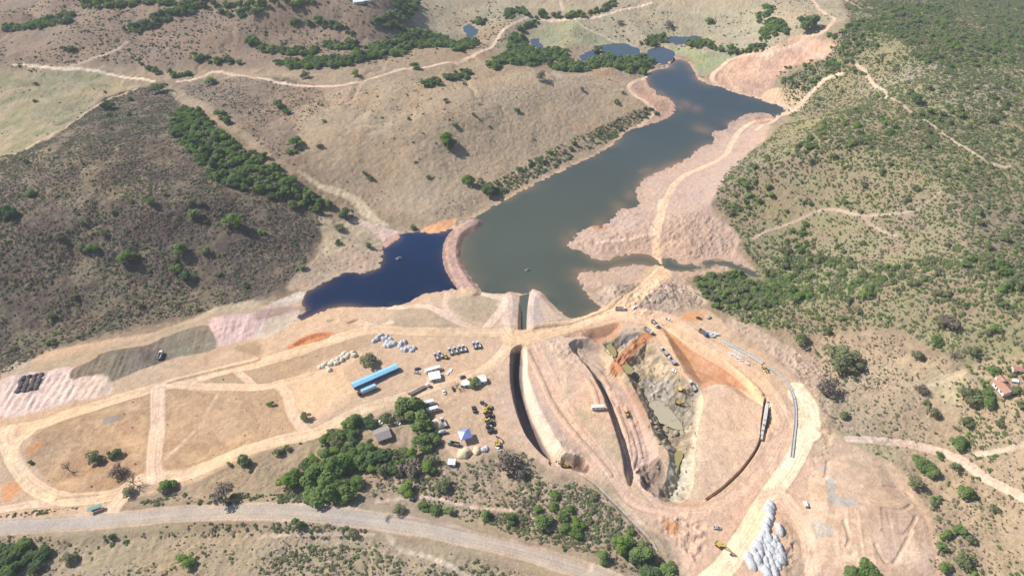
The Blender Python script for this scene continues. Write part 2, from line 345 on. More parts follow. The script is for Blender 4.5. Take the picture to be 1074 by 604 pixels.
paint("A2 50,140 230,85 300,120 420,180 360,185 200,195 100,190", cc(.265,.262,.165), 8); paint("A2 650,190 740,205 930,230 870,260 815,310 760,300 740,250 680,215 650,230 600,270 640,220", cc(.235,.255,.15), 6)
paint("A2 560,20 1000,20 1040,60 1000,150 780,160 520,150 460,60", cc(.30,.275,.20), 14, amt=.7)
paint("P 900,-60 1250,-60 1250,390 1000,380 950,350 900,345 860,350 800,345 760,330 735,310 722,295 740,285 790,285 780,260 760,230 745,205 770,170 800,150 830,125 815,95 830,75 870,55 890,20", cc(.265,.205,.15), 8, col2=cc(.225,.172,.126))
paint("A3 400,330 640,290 1150,270 1150,440 850,470 560,440 420,400", cc(.33,.26,.20), 12, amt=.8)
paint("A2 840,330 930,240 1073,195 A3 140,150 320,185 330,215 200,250 60,300 20,390 60,430 A2 1073,425 1000,408 880,378", cc(.45,.295,.225), 4, col2=cc(.50,.34,.25))
paint("A3 -10,380 130,360 170,395 130,460 90,480 30,480 0,520 -20,470", cc(.58,.40,.27), 3)
# lake margins
for p, wd, cl in ((LAKE, 7, cc(.52,.36,.25)), (POND, 4, cc(.50,.37,.27))):
    sdw = poly_sd(X+.8*WX, Y+.8*WY, on_plane(p), 20); put(sstep(wd, 0, sdw)*.75, cl)
put(sstep(5, 0, DW)*sstep(700, 800, Y)*.6, cc(.42,.33,.25))
paint("A2 470,365 500,340 560,322 555,350 600,395 650,410 680,455 660,480 630,500 540,530 520,525 570,470 500,405", cc(.53,.365,.27), 3, 'lake_shore', col2=cc(.46,.31,.23))
paint("B2 800,-5 990,-5 960,60 900,130 850,190 820,270 870,340 940,400 930,470 1000,540 880,495 820,487 760,512 680,508 640,480 590,500 560,470 490,468 430,480 380,497 320,485 270,450 210,443 225,405 290,350 370,340 430,275 500,265 510,240 495,215 520,160 580,125 700,70 740,45",
      pink, 3, 'lake_shore', col2=cc(.43,.325,.26))
paint("A2 800,600 820,545 870,540 900,505 980,470 1073,475 A3 20,500 0,560 A2 1000,604", cc(.50,.37,.29), 3, 'lake_shore', col2=cc(.44,.33,.26))
paint("A2 870,530 900,505 980,470 1040,475 1000,520 930,560", cc(.40,.30,.245), 3)
for s in ["B2 310,335 390,350 350,365","B2 440,255 480,240 500,268 440,280","A2 690,440 705,410 725,435 780,465"]: paint(s, orange*1.05, 6, amt=.8)
paint("B1 395,335 430,320 600,375 600,395 530,430 520,410 440,380", cc(.56,.43,.37), 2, col2=cc(.50,.38,.33)); paint("B1 540,400 600,375 605,395 560,425 530,430", cc(.42,.27,.23), 2)
paint("B1 690,370 720,345 800,325 830,320 800,365 740,378", orange*1.1, 3)
paint("B1 180,120 270,170 340,190 420,230 500,310 560,350 500,340 430,300 380,240 280,200 200,150", cc(.55,.46,.34), 4, col2=cc(.42,.34,.25))
paint("B1 120,604 250,480 420,440 520,440 530,480 500,525 440,553 400,540 330,560 250,604", cc(.40,.315,.245), 4, col2=cc(.34,.26,.20))
paint("B1 240,300 330,330 420,330 500,400 520,440 420,440 300,470 250,480 280,400", cc(.40,.325,.235), 5)
paint("B2 250,530 360,530 470,505 600,520 690,530 780,535 900,500 1000,545 720,560 690,604 275,604", cc(.47,.355,.285), 3, 'lake_shore', col2=cc(.42,.315,.25))
D, LAT, S = line_sd(X, Y, dk, 22); put(sstep(8, 6, D), cc(.44,.305,.26)*(1+.12*FA[...,None]), 'lake_shore')
# south land
paint("P 130,535 330,455 400,440 470,470 490,485 560,482 640,505 700,590 640,600 560,560 480,540 380,525 150,530", cc(.33,.255,.185), 6, col2=cc(.25,.20,.138))
paint("P -150,560 200,552 330,560 480,575 620,620 560,760 -150,760", cc(.34,.275,.205), 6, col2=cc(.265,.22,.15))
paint("P 865,350 1000,380 1250,395 1250,700 985,700 975,540 950,500 900,465 875,450 860,410", cc(.36,.28,.20), 8, col2=cc(.28,.22,.15))
paint("P 885,455 945,465 930,485 900,478 880,465", cc(.36,.305,.19), 4); paint("P 975,395 1010,385 1010,420 985,415", cc(.38,.32,.205), 5)
# herb layer under the hillside scrub, and wet margins
hs = poly_sd(XW, YW, drape(T("P 900,-60 1250,-60 1250,390 1000,380 950,350 900,345 860,350 800,345 760,330 735,310 722,295 740,285 790,285 780,260 760,230 745,205 770,170 800,150 830,125 815,95 830,75 870,55 890,20")), 20)
put(sstep(3, -6, hs)*sstep(-.5, .45, FB*.5+FC*.6+.5*FA+.08)*.62, cc(.175,.188,.098))
put(sstep(3, -6, poly_sd(XW, YW, drape(T("P -120,165 0,165 105,105 170,95 240,140 340,215 335,265 290,310 190,335 60,365 -120,400")), 20))*sstep(-.2, .6, FB*.5+FC*.6)*.5, cc(.165,.155,.10))
put(sstep(2.2, 0.2, DW+.5*FA)*.6, cc(.17,.125,.09))
# the works
paint(SITE, dirt, 3, 'construction_ground', col2=cc(.49,.365,.27))
paint("P 515,345 560,362 600,360 640,400 655,470 665,525 740,535 800,470 830,420 860,430 850,480 900,490 970,540 975,640 760,640 700,560 640,505 580,490 560,470 530,440", cc(.565,.41,.325), 10, amt=.85, col2=cc(.55,.375,.29))
paint("D3 240,140 330,100 480,130 540,240 640,330 690,460 680,620 200,620 180,480 190,300 170,200", cc(.53,.385,.285), 6, col2=cc(.57,.43,.34))
paint("D3 430,330 580,340 600,420 520,560 460,480", cc(.42,.31,.25), 6, amt=.6)
# fields within the tracks
paint("C0 180,592 250,552 420,502 560,467 640,440 630,604 D0 610,100 590,180 500,235 380,260 270,255 170,200 100,120 120,50 150,10", field, 2.5, 'field_ground', col2=cc(.46,.325,.215))
paint("C0 690,432 900,438 1073,430 C1 90,430 125,480 160,590 D0 1073,50 900,110 730,150 680,130 668,0", field*1.02, 2.5, 'field_ground', col2=cc(.45,.32,.215))
paint("C0 720,402 1073,335 C1 0,330 250,250 470,200 500,230 420,260 250,310 100,395 0,405 C0 850,405", cc(.43,.315,.22), 3, 'field_ground', col2=cc(.38,.28,.20))
paint("C1 490,150 600,95 720,95 800,140 880,172 700,182 520,170", cc(.42,.325,.235), 3, 'field_ground'); paint("C1 800,60 970,30 1020,60 980,130 940,160 880,140 820,110", cc(.42,.325,.235), 3, 'field_ground')
paint("D0 0,240 60,215 90,235 40,290 0,295", orange*1.1, 3); paint("D0 105,75 150,45 160,70 110,120", orange*1.0, 3); paint("C0 980,260 1073,235 1073,290", cc(.38,.28,.20), 3)
paint("C1 130,240 200,205 270,188 320,192 320,225 230,250 140,258", cc(.50,.215,.10), 2.5)
paint("C1 150,400 330,330 400,400 380,480 180,560 140,480", cc(.66,.47,.31), 8, amt=.7)
# left bank
paint("C0 0,375 60,320 200,310 400,260 620,215 840,110 960,80 1073,60 1073,150 860,165 690,215 430,285 300,345 180,360 0,385", cc(.42,.345,.26), 5, col2=cc(.36,.29,.22))
paint("C0 0,395 180,360 300,345 300,470 150,520 0,540", lilac, 2, 'revetment_slope', col2=lilac*1.08)
paint("C0 300,350 400,300 430,280 620,245 690,215 700,290 760,290 640,330 540,370 430,412 420,370 300,397", cc(.155,.122,.10), 1.6, 'revetment_slope', col2=cc(.19,.16,.12), warp=.5)
paint("C0 420,300 560,270 600,330 540,370 430,412", cc(.20,.18,.13), 3, amt=.7)
paint("C0 690,215 860,165 910,235 880,270 760,295 700,300", cc(.235,.21,.155), 1.6, 'revetment_slope', col2=cc(.19,.165,.12), warp=.6)
paint("C0 860,150 960,125 1073,112 C1 60,70 30,170 0,215 C0 1000,235 900,252 910,235", cc(.56,.42,.395), 2.5, 'revetment_slope', col2=cc(.52,.38,.36))
paint("C1 60,70 180,25 200,50 130,85 70,90", cc(.50,.45,.40), 3); paint("C1 0,180 100,110 170,110 90,190 0,225", cc(.52,.46,.41), 3, amt=.8); paint("C1 0,110 80,95 170,90 160,105 0,150", cc(.36,.27,.24), 3, amt=.8)
paint("C0 300,400 420,375 470,440 400,470 290,480", cc(.62,.50,.43), 3, 'revetment_slope', amt=.8)
paint("C0 440,555 480,545 510,548 470,570 430,578", cc(.30,.27,.25), 1.5)
# cut faces, benches and the pit
paint("C2 160,215 340,172 440,150 432,205 360,240 290,235", cc(.43,.25,.165), 1.8, 'excavated_slope', warp=.3, col2=cc(.47,.285,.19))
paint("C2 600,150 640,168 720,228 800,268 920,345 1000,425 1040,478 960,450 880,410 850,400 790,415 745,400 690,325 640,225", cc(.46,.245,.14), 2.5, 'excavated_slope', warp=.35, col2=cc(.51,.29,.175))
paint("P 745,404 770,402 790,412 801,424 797,462 780,490 758,512 738,524 728,520 732,480 736,440 738,415", cc(.58,.425,.305), 3, warp=.3, col2=cc(.55,.415,.31))
paint("P 734,420 741,420 738,470 734,512 727,516 731,470", cc(.66,.53,.37), 3, amt=.8)
paint("P 624,393 634,396 648,425 660,455 660,480 656,500 652,480 640,436", cc(.22,.18,.17), 2, 'excavated_slope', warp=.3)  # bench slope facing away from the sun: its shade is painted as a darker tone
paint("P 634,392 660,398 672,425 682,448 690,470 686,490 668,500 660,470 650,430", cc(.46,.345,.30), 3, warp=.4, col2=cc(.52,.38,.32))
RB = "P 632,358 646,352 660,350 676,349 690,364 704,382 716,398 731,405 737,416 735,440 731,462 729,490 726,518 712,527 700,526 690,518 692,505 700,494 703,480 696,466 684,450 674,428 664,408 652,388 640,374"
paint(RB, cc(.33,.265,.18), 2.5, 'river_bed', col2=cc(.45,.35,.23))
paint("P 672,392 690,388 706,398 700,415 685,412", cc(.33,.295,.24), 3, col2=cc(.40,.36,.29)); paint("P 700,410 732,404 736,425 730,445 716,440 700,425", cc(.235,.205,.155), 4, amt=.85, col2=cc(.31,.27,.20))
paint("P 702,470 716,465 726,480 722,515 712,525 704,505", cc(.38,.345,.26), 3, col2=cc(.48,.425,.32)); paint("P 664,400 676,420 684,446 678,446 668,424 660,404", cc(.34,.225,.16), 2, amt=.8)
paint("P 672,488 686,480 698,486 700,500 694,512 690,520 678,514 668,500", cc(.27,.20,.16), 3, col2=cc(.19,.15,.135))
paint("P 677,348 688,350 672,362 662,374 660,382 648,388 640,380 652,366 662,356", cc(.45,.225,.12), 2, 'excavated_slope', warp=.3, col2=cc(.37,.18,.10)); paint("P 652,345 675,344 664,356 650,358", cc(.40,.33,.275), 3)
paint("P 592,362 608,355 626,360 634,372 640,384 625,385 606,376", cc(.46,.355,.29), 3, col2=cc(.36,.285,.235))
paint("P 745,404 770,402 790,412 801,424 797,462 780,490 758,512 738,524 724,522 729,480 732,440 735,415", cc(.58,.42,.315), 4, 'construction_ground', warp=.3, col2=cc(.55,.41,.32))
paint("P 732,418 741,418 738,470 734,514 723,520 728,470", cc(.63,.50,.36), 4, amt=.8)
paint("P 585,395 600,392 605,415 592,425 583,410", cc(.42,.34,.28), 5, amt=.6); paint("P 604,430 630,436 642,462 640,484 615,466 600,445", cc(.46,.37,.275), 6, amt=.75); paint("P 564,372 578,370 584,395 572,397", cc(.44,.36,.31), 5, amt=.55); paint("P 640,448 650,462 652,484 644,478", cc(.36,.30,.19), 4, amt=.6)
paint("P 556,355 600,352 628,360 622,372 596,364 570,364", cc(.50,.39,.32), 5, amt=.7); paint("P 640,505 660,530 690,548 700,560 680,556 655,536", cc(.52,.39,.31), 4, amt=.6)
# canal lining and banks, with shade painted on the left wall and floor
paint("P 549,364 553,372 553,392 560,412 568,430 578,450 590,472 597,484 588,486 578,470 566,447 556,424 549,398", cc(.66,.57,.46), 1.6, warp=.2)
paint("P 556,392 568,410 586,446 606,470 596,478 588,470 578,450 566,425", cc(.46,.37,.345), 4, amt=.7)
paint("P 535,372 541,372 541,400 547,430 558,455 575,478 568,476 557,463 549,450 540,424 535,400", cc(.20,.155,.15), 1.5, warp=.2)  # left canal wall darkened in colour to stand for its shade
paint("P 537,368 547,366 548,395 553,420 565,447 576,470 578,480 570,474 556,458 546,436 540,412 537,392", cc(.17,.14,.14), 1.5, 'excavated_slope', warp=.2)  # canal floor: the wall's cast shadow painted into the colour
paint("P 524,312 543,310 541,346 528,346", cc(.57,.44,.385), 2, amt=.9); paint("P 556,306 566,305 572,345 553,346", cc(.46,.385,.36), 2, col2=cc(.52,.43,.39)); paint("P 565,312 578,320 598,337 575,345", cc(.54,.42,.345), 3)
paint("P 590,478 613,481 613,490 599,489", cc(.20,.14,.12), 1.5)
# brush heaps and torn ground by the haul road
paint("P 636,302 700,296 735,306 745,320 715,330 690,333 672,335 650,326 648,315 632,322 618,312", cc(.33,.26,.215), 4, amt=.9, col2=cc(.42,.335,.275)); paint("C2 700,120 760,105 790,135 700,150", orange, 3)
paint("P 770,330 850,375 870,400 860,410 835,400 800,370 770,352", cc(.42,.32,.26), 6, amt=.8)
paint("P 686,526 705,524 735,524 752,528 735,538 705,541 690,536", cc(.56,.34,.215), 6, amt=.6); paint("P 700,536 745,540 735,580 720,575 690,556", cc(.58,.41,.32), 5); paint("P 700,545 715,548 712,560 704,556", orange, 2.5)
paint("D3 240,205 275,210 290,280 370,290 375,318 265,318 250,260", cc(.42,.40,.39), 1.5, warp=.5, amt=.85); paint("D3 215,160 245,150 262,165 235,172", cc(.42,.40,.39), 1.5, amt=.7); paint("D3 190,430 215,400 250,395 300,430 270,460 200,462", cc(.41,.385,.37), 2, amt=.85); paint("D3 70,225 100,215 110,235 80,245", cc(.42,.40,.39), 1.5, amt=.6)
paint("P 776,366 784,374 776,374 764,366", cc(.55,.53,.51), 2, amt=.7)
# roads
for s, w, c in [
 ("A0 60,270 130,275 260,290 350,290 500,315 640,340", 4.5, pale), ("A0 740,340 830,325 920,300 1073,325 A1 120,350 250,362 400,345 500,320 600,290 700,282 840,255 930,215 990,180 1020,130 1073,95 A2 60,70", 5, cc(.62,.47,.36)),
 ("A0 260,285 350,260 470,215 530,175", 4, cc(.48,.38,.29)), ("A2 80,85 230,80 330,75 430,45 570,12", 4.5, pale), ("A2 245,85 300,120 430,180", 3.5, cc(.50,.42,.32)),("A2 190,5 200,45", 4, cc(.5,.42,.33)),
 ("A0 60,640 160,585 250,545 330,490 430,425 570,370", 3.5, cc(.46,.37,.28)), ("A2 560,320 500,340 475,365 500,400 560,440 580,465 520,525", 5, cc(.66,.49,.36)),
 ("A2 250,340 350,350 400,375 450,370", 3, cc(.45,.37,.28)),
 ("A3 360,255 420,310 480,375 500,405", 2.8, cc(.50,.40,.31)), ("A3 500,405 560,430 620,475", 2.5, cc(.42,.33,.25)), ("A3 620,475 700,530 790,600 B3 820,15 870,45 930,80 1010,100", 2.8, cc(.50,.40,.31)),
 ("B3 -60,400 0,370 120,325 210,285 290,280 400,300 500,300 620,280", 2.2, cc(.44,.34,.265)), ("B3 400,305 460,355 540,385", 1.8, cc(.40,.31,.24)), ("B3 620,280 680,240 720,205", 1.6, cc(.38,.30,.23)),
 ("A3 140,185 180,215 240,240", 3.5, cc(.58,.40,.31)), ("A3 330,5 370,20 400,40", 4, cc(.56,.44,.35)), ("A3 -20,230 60,205 140,175 160,150 240,130 280,80 220,40 190,0", 5, cc(.60,.44,.33)),
 ("A2 1073,225 920,240 860,280 820,330 890,380 1000,410 1073,428 A3 70,440 110,460", 6, cc(.66,.46,.33)), ("A3 -40,540 60,480 110,465 140,430 200,370 250,330 310,310", 5, cc(.62,.46,.34)),
 ("B2 600,500 590,420 600,330 640,220 690,150 790,100 870,55 905,0 A2 960,530 1073,490", 6, cc(.66,.46,.31)), ("B2 570,360 600,300 610,240", 4, cc(.62,.44,.31)), ("B2 350,415 450,405 570,375", 3.5, cc(.62,.46,.35)),
 ("B2 600,520 610,450 660,410", 5, cc(.60,.42,.29)),
 ("D3 340,35 430,35 600,55 720,85 830,130 920,190 1073,265 1200,330", 5, cc(.60,.45,.35)), ("D3 880,95 980,80 1073,55", 3, cc(.52,.42,.31)),
 ("C3 640,420 760,370 830,350", 2, cc(.44,.35,.25)),
 ("C0 910,450 830,590", 2.5, cc(.52,.37,.25)), ("D0 810,0 690,110", 2.5, cc(.54,.39,.27)), ("C0 990,355 1050,410", 5, cc(.64,.47,.34)),
 ("C1 90,415 125,450 140,510 190,590 230,620", 7, cc(.62,.45,.31)), ("D0 -60,345 10,330 100,310 240,290", 5, cc(.66,.50,.37)),
 ("C1 550,90 700,85 790,130 900,180", 5, cc(.66,.49,.36)), ("C1 790,30 780,90 830,140", 4, cc(.62,.46,.34)), ("C1 940,30 1030,60 1010,110 950,180", 6, cc(.66,.49,.36)), ("C1 430,150 500,165 560,150", 4, cc(.62,.46,.33)),
 ("D1 540,440 600,490 700,520 790,560 870,604", 2.5, cc(.48,.40,.30)), ("D1 0,440 200,430 480,430", 2.0, cc(.46,.36,.27)),("D1 500,290 700,275 900,315 1073,330", 2.2, cc(.50,.38,.29))]:
    road(s, w, c)
for s, w, c in [
 ("C0 -80,620 60,595 180,572 250,545 400,500 560,450 690,415 800,385 950,345 1073,318 C1 100,290 300,225 420,190 520,180 700,190 900,195 1073,200", 8.5, cc(.66,.485,.34)),
 ("C0 40,600 D0 30,30 55,120 100,200 170,250 270,280 400,275 500,250 560,210 640,180 720,185 820,160 950,110 1073,65 D1 130,30 260,0 C1 420,520 520,490 640,455 700,430 830,385 960,340 1050,250", 8, cc(.665,.50,.36)),
 ("D0 120,0 60,60 50,120", 7, cc(.70,.53,.36)), ("C0 660,430 655,604 D0 650,0 640,120 640,190", 8.5, cc(.64,.485,.39)), ("C0 700,410 850,415 1073,420 C1 80,405 240,365 330,340 420,280", 6, cc(.64,.47,.34)),
 ("D0 520,265 490,310 465,360", 8, cc(.64,.47,.37)), ("C1 1040,200 C2 0,225 150,185 330,130 440,100 530,30 620,-60", 13, cc(.665,.475,.325)),
 ("C2 440,115 520,125 640,150 760,230 900,310 1000,390 1073,480 C3 60,560 90,640 D3 90,40 60,160", 15, cc(.655,.465,.34)),
 ("C2 560,150 620,230 680,320 745,405", 6, cc(.66,.45,.305)), ("C2 640,165 760,245 880,320 960,385 1022,460", 3, cc(.67,.46,.29)),
 ("P 562,362 575,390 590,420 605,445 625,470 645,500 665,525 700,535 740,535 775,518 805,482 822,446", 7, cc(.60,.42,.33)), ("P 640,400 652,440 664,480 672,505 690,528", 5, cc(.60,.43,.35)),
 ("P 578,360 590,385 592,420 600,440", 4, cc(.60,.45,.34)), ("P 592,420 606,410 622,396", 3, cc(.58,.44,.345)), ("P 596,378 622,388", 3, cc(.60,.45,.37)),
 
 ("C3 130,425 180,490 185,604 D3 165,20 100,140 30,250 -40,360 D2 960,440 880,560 800,640", 10, cream), ("C3 135,455 172,505 176,600 D3 158,10", 13, cream),
 ("D3 0,280 60,270 110,320 160,400 180,500 200,640", 8, cc(.64,.47,.37)),("P 640,528 560,500 540,470", 0.1, cc(.6,.45,.36))]:
    road(s, w, c, zone='dirt_road', streak=.16)
paint("D3 75,395 105,390 140,460 162,600 95,615 72,480", cc(.24,.19,.155), 3, amt=.85, col2=cc(.36,.28,.22))
tr = sstep(0, -6, poly_sd(X, Y, drape(T("D3 300,330 480,300 620,340 680,460 670,600 400,600 200,480")), 12)); C *= (1+tr*.10*noise((X-.25*Y)/1.5+.6*FC, Y*.025, 98))[...,None]
# fine wheel tracks over the yards
trk = np.ones((NR, NC), np.float32)
for i in range(230):
    x0, y0 = rng.uniform(380, 980), rng.uniform(345, 595)
    a = rng.normal(-.35, .5) if x0 < 560 else rng.normal(-1.1 if x0 < 700 else .9, .6)
    L, kx = rng.uniform(25, 90), rng.normal(0, .5)
    pts = [(x0+math.cos(a+kx*t)*L*t, y0+math.sin(a+kx*t)*L*t*.75) for t in np.linspace(0, 1, 6)]
    q = spline(drape(pts), 3); D = line_sd(X, Y, q, 4)[0]
    sg = rng.choice([-1, 1])*rng.uniform(.05, .12)
    trk += sg*(np.exp(-((D-.9)/.45)**2))
inS = (ZID == 4) | (ZID == 2)
trk = np.where(inS, trk, 1)
# highway
side = cc(.50,.395,.30)
put(sstep(5.6, 4.3, DHW+.35*WX), side, 'dirt_track')
asp = cc(.44,.375,.305)*(1+.10*noise(LHW*1.3, SHW*.02, 60)+.05*FB)[...,None]
put(sstep(3.35, 3.0, DHW+.04*WX), asp, 'highway')
put(sstep(1.3, .2, np.abs(LHW+1.9))*sstep(3.5, 3.0, DHW)*.45*sstep(-.3, .3, FC), cc(.36,.34,.325)); put(sstep(3.4, 2.2, DHW)*.5*sstep(0, 1, (90-SHW)/40+.5), cc(.38,.36,.34))
put(sstep(.5, .2, np.abs(DHW-3.65))*.35, cc(.27,.22,.17))
# overall variation of the soil
FE = fbm(X, Y, 1.3, 2, 63)
var = 1+.10*FA+.07*FE+.11*FB+.08*FC+.05*FD
var = np.where(ZID == 2, 1+.06*FA+.05*FE+.05*FB+.05*FC, var)
var = np.where(ZID == 1, 1+.03*FA+.03*FB+.04*FC, var)
var = np.where(ZID == 7, 1+.22*FA+.16*FE+.18*FB, var)
dry = (ZID == 0)
var = np.where(dry, 1+.15*FA+.10*FE+.15*FB+.10*FC+.06*FD, var)*trk
var = np.where(ZID == 9, var*(1+.16*noise(X/1.6+Y*.08, Y*.02, 12)+.10*noise(X/.8+Y*.05, Y*.03, 13)), var)
C *= np.clip(var, .45, 1.6)[...,None]
hue = (.05*FC+.04*fbm(X, Y, 33, 3, 71))[...,None]*np.array([1.0, .1, -1.0], np.float32); C *= 1+hue
C *= np.array([1.01, .975, .962], np.float32)
C[ZID == 0] *= 1.10*np.array([1.01, 1.0, .95], np.float32)
C[np.isin(ZID, [2, 4, 6, 8])] *= np.array([1.02, .99, .91], np.float32); C[ZID == 5] *= np.array([.95, .92, .89], np.float32)
C = np.clip(C, .02, .9)
print('painted', round(time.time()-T0, 1))
# ------------------------------------------------------------------ terrain objects, one per zone, all sharing one surface
def soil_mat():
    m = bpy.data.materials.new('soil'); m.use_nodes = True; n = m.node_tree; p = n.nodes['Principled BSDF']
    p.inputs['Roughness'].default_value = .95; p.inputs['Specular IOR Level'].default_value = .12
    a = n.nodes.new('ShaderNodeAttribute'); a.attribute_name = 'soil'
    g = n.nodes.new('ShaderNodeNewGeometry')
    def nz(sc, det, lo, hi, rgh=.6):
        t = n.nodes.new('ShaderNodeTexNoise'); t.inputs['Scale'].default_value = sc; t.inputs['Detail'].default_value = det; t.inputs['Roughness'].default_value = rgh
        n.links.new(g.outputs['Position'], t.inputs['Vector'])
        r = n.nodes.new('ShaderNodeMapRange'); r.inputs[1].default_value = .25; r.inputs[2].default_value = .75; r.inputs[3].default_value = lo; r.inputs[4].default_value = hi
        n.links.new(t.outputs['Fac'], r.inputs[0]); return t, r
    t1, r1 = nz(.9, 5, .80, 1.2); t2, r2 = nz(.13, 4, .90, 1.10)
    mu = n.nodes.new('ShaderNodeMath'); mu.operation = 'MULTIPLY'; n.links.new(r1.outputs[0], mu.inputs[0]); n.links.new(r2.outputs[0], mu.inputs[1])
    mx = n.nodes.new('ShaderNodeMix'); mx.data_type = 'RGBA'; mx.blend_type = 'MULTIPLY'; mx.inputs[0].default_value = 1
    n.links.new(a.outputs['Color'], mx.inputs[6]); n.links.new(mu.outputs[0], mx.inputs[7]); n.links.new(mx.outputs[2], p.inputs['Base Color'])
    b = n.nodes.new('ShaderNodeBump'); b.inputs['Strength'].default_value = .8; b.inputs['Distance'].default_value = .45
    n.links.new(t1.outputs['Fac'], b.inputs['Height']); n.links.new(b.outputs[0], p.inputs['Normal'])
    return m
SOIL = soil_mat()
V = np.stack([X, Y, Z], -1).reshape(-1, 3)
du = np.empty_like(V.reshape(NR, NC, 3)); G3 = V.reshape(NR, NC, 3)
du[:,1:-1] = G3[:,2:]-G3[:,:-2]; du[:,0] = G3[:,1]-G3[:,0]; du[:,-1] = G3[:,-1]-G3[:,-2]
dv = np.empty_like(du); dv[1:-1] = G3[2:]-G3[:-2]; dv[0] = G3[1]-G3[0]; dv[-1] = G3[-1]-G3[-2]
NRM = np.cross(du, dv).reshape(-1, 3); NRM /= np.linalg.norm(NRM, axis=1)[:,None]; NRM[NRM[:,2] < 0] *= -1
idx = np.arange(NR*NC).reshape(NR, NC)
Q = np.stack([idx[:-1,:-1], idx[:-1,1:], idx[1:,1:], idx[1:,:-1]], -1).reshape(-1, 4)
QZ = ZID[:-1,:-1].reshape(-1)
CF = C.reshape(-1, 3)
def grid_mesh(name, quads, vs, nrm=None, colr=None):
    me = bpy.data.meshes.new(name); u, inv = np.unique(quads, return_inverse=True); inv = inv.reshape(-1, 4)
    me.vertices.add(len(u)); me.vertices.foreach_set('co', vs[u].astype(np.float32).ravel())
    me.loops.add(inv.size); me.loops.foreach_set('vertex_index', inv.ravel().astype(np.int32))
    me.polygons.add(len(inv)); me.polygons.foreach_set('loop_start', np.arange(0, inv.size, 4, dtype=np.int32)); me.polygons.foreach_set('loop_total', np.full(len(inv), 4, np.int32))
    me.update(calc_edges=True); me.polygons.foreach_set('use_smooth', np.ones(len(inv), bool))
    if colr is not None:
        at = me.color_attributes.new('soil', 'FLOAT_COLOR', 'POINT'); at.data.foreach_set('color', np.c_[colr[u], np.ones(len(u))].astype(np.float32).ravel())
    if nrm is not None: me.normals_split_custom_set_from_vertices(nrm[u].tolist())
    return me
def link(name, me, m=None, parent=None):
    o = bpy.data.objects.new(name, me); COL.objects.link(o)
    if m: me.materials.clear(); me.materials.append(m)
    if parent: o.parent = parent
    return o
def tag(o, label=None, cat=None, group=None, kind=None):
    for kk, v in (('label', label), ('category', cat), ('group', group), ('kind', kind)):
        if v: o[kk] = v
    return o
ZLAB = dict(terrain=('dry hilly ground with tan grass and brown scrub soil', 'ground'), highway=('grey dusty paved road curving along the bottom of the picture', 'road'),
 dirt_road=('pale packed earth haul roads crossing the construction site', 'road'), dirt_track=('narrow pale earth tracks across the hills and road verges', 'track'),
 construction_ground=('bare pinkish tan earth of the dam construction site', 'ground'), lake_shore=('bare pinkish shore and dyke around the reservoir', 'shore'),
 excavated_slope=('steep orange brown cut slopes of the excavation', 'slope'), river_bed=('rocky grey floor of the excavated river pit', 'river bed'),
 field_ground=('brown dry fields between the earth tracks at left', 'field'), revetment_slope=('furrowed pink and olive bank slope below the left hill', 'slope'))
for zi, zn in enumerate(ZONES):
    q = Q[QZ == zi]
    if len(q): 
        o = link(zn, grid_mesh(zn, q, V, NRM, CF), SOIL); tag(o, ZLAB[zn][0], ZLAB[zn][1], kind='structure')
print('terrain built', round(time.time()-T0, 1))
# ------------------------------------------------------------------ water
def water_mat(name, c1, c2, y0, y1, rough=.09):
    m = bpy.data.materials.new(name); m.use_nodes = True; n = m.node_tree; p = n.nodes['Principled BSDF']
    p.inputs['Roughness'].default_value = rough; p.inputs['IOR'].default_value = 1.33
    g = n.nodes.new('ShaderNodeNewGeometry'); sx = n.nodes.new('ShaderNodeSeparateXYZ'); n.links.new(g.outputs['Position'], sx.inputs[0])
    nz = n.nodes.new('ShaderNodeTexNoise'); nz.inputs['Scale'].default_value = .012; nz.inputs['Detail'].default_value = 4; n.links.new(g.outputs['Position'], nz.inputs['Vector'])
    ad = n.nodes.new('ShaderNodeMath'); ad.operation = 'MULTIPLY_ADD'; ad.inputs[1].default_value = 120; n.links.new(nz.outputs['Fac'], ad.inputs[0]); n.links.new(sx.outputs[1], ad.inputs[2])
    mr = n.nodes.new('ShaderNodeMapRange'); mr.inputs[1].default_value = y0; mr.inputs[2].default_value = y1; n.links.new(ad.outputs[0], mr.inputs[0])
    mx = n.nodes.new('ShaderNodeMix'); mx.data_type = 'RGBA'; mx.inputs[6].default_value = (*c1, 1); mx.inputs[7].default_value = (*c2, 1)
    n.links.new(mr.outputs[0], mx.inputs[0]); n.links.new(mx.outputs[2], p.inputs['Base Color'])
    b = n.nodes.new('ShaderNodeBump'); b.inputs['Strength'].default_value = .12; b.inputs['Distance'].default_value = .1
    w = n.nodes.new('ShaderNodeTexNoise'); w.inputs['Scale'].default_value = .7; w.inputs['Detail'].default_value = 3; n.links.new(g.outputs['Position'], w.inputs['Vector'])
    n.links.new(w.outputs['Fac'], b.inputs['Height']); n.links.new(b.outputs[0], p.inputs['Normal'])
    return m
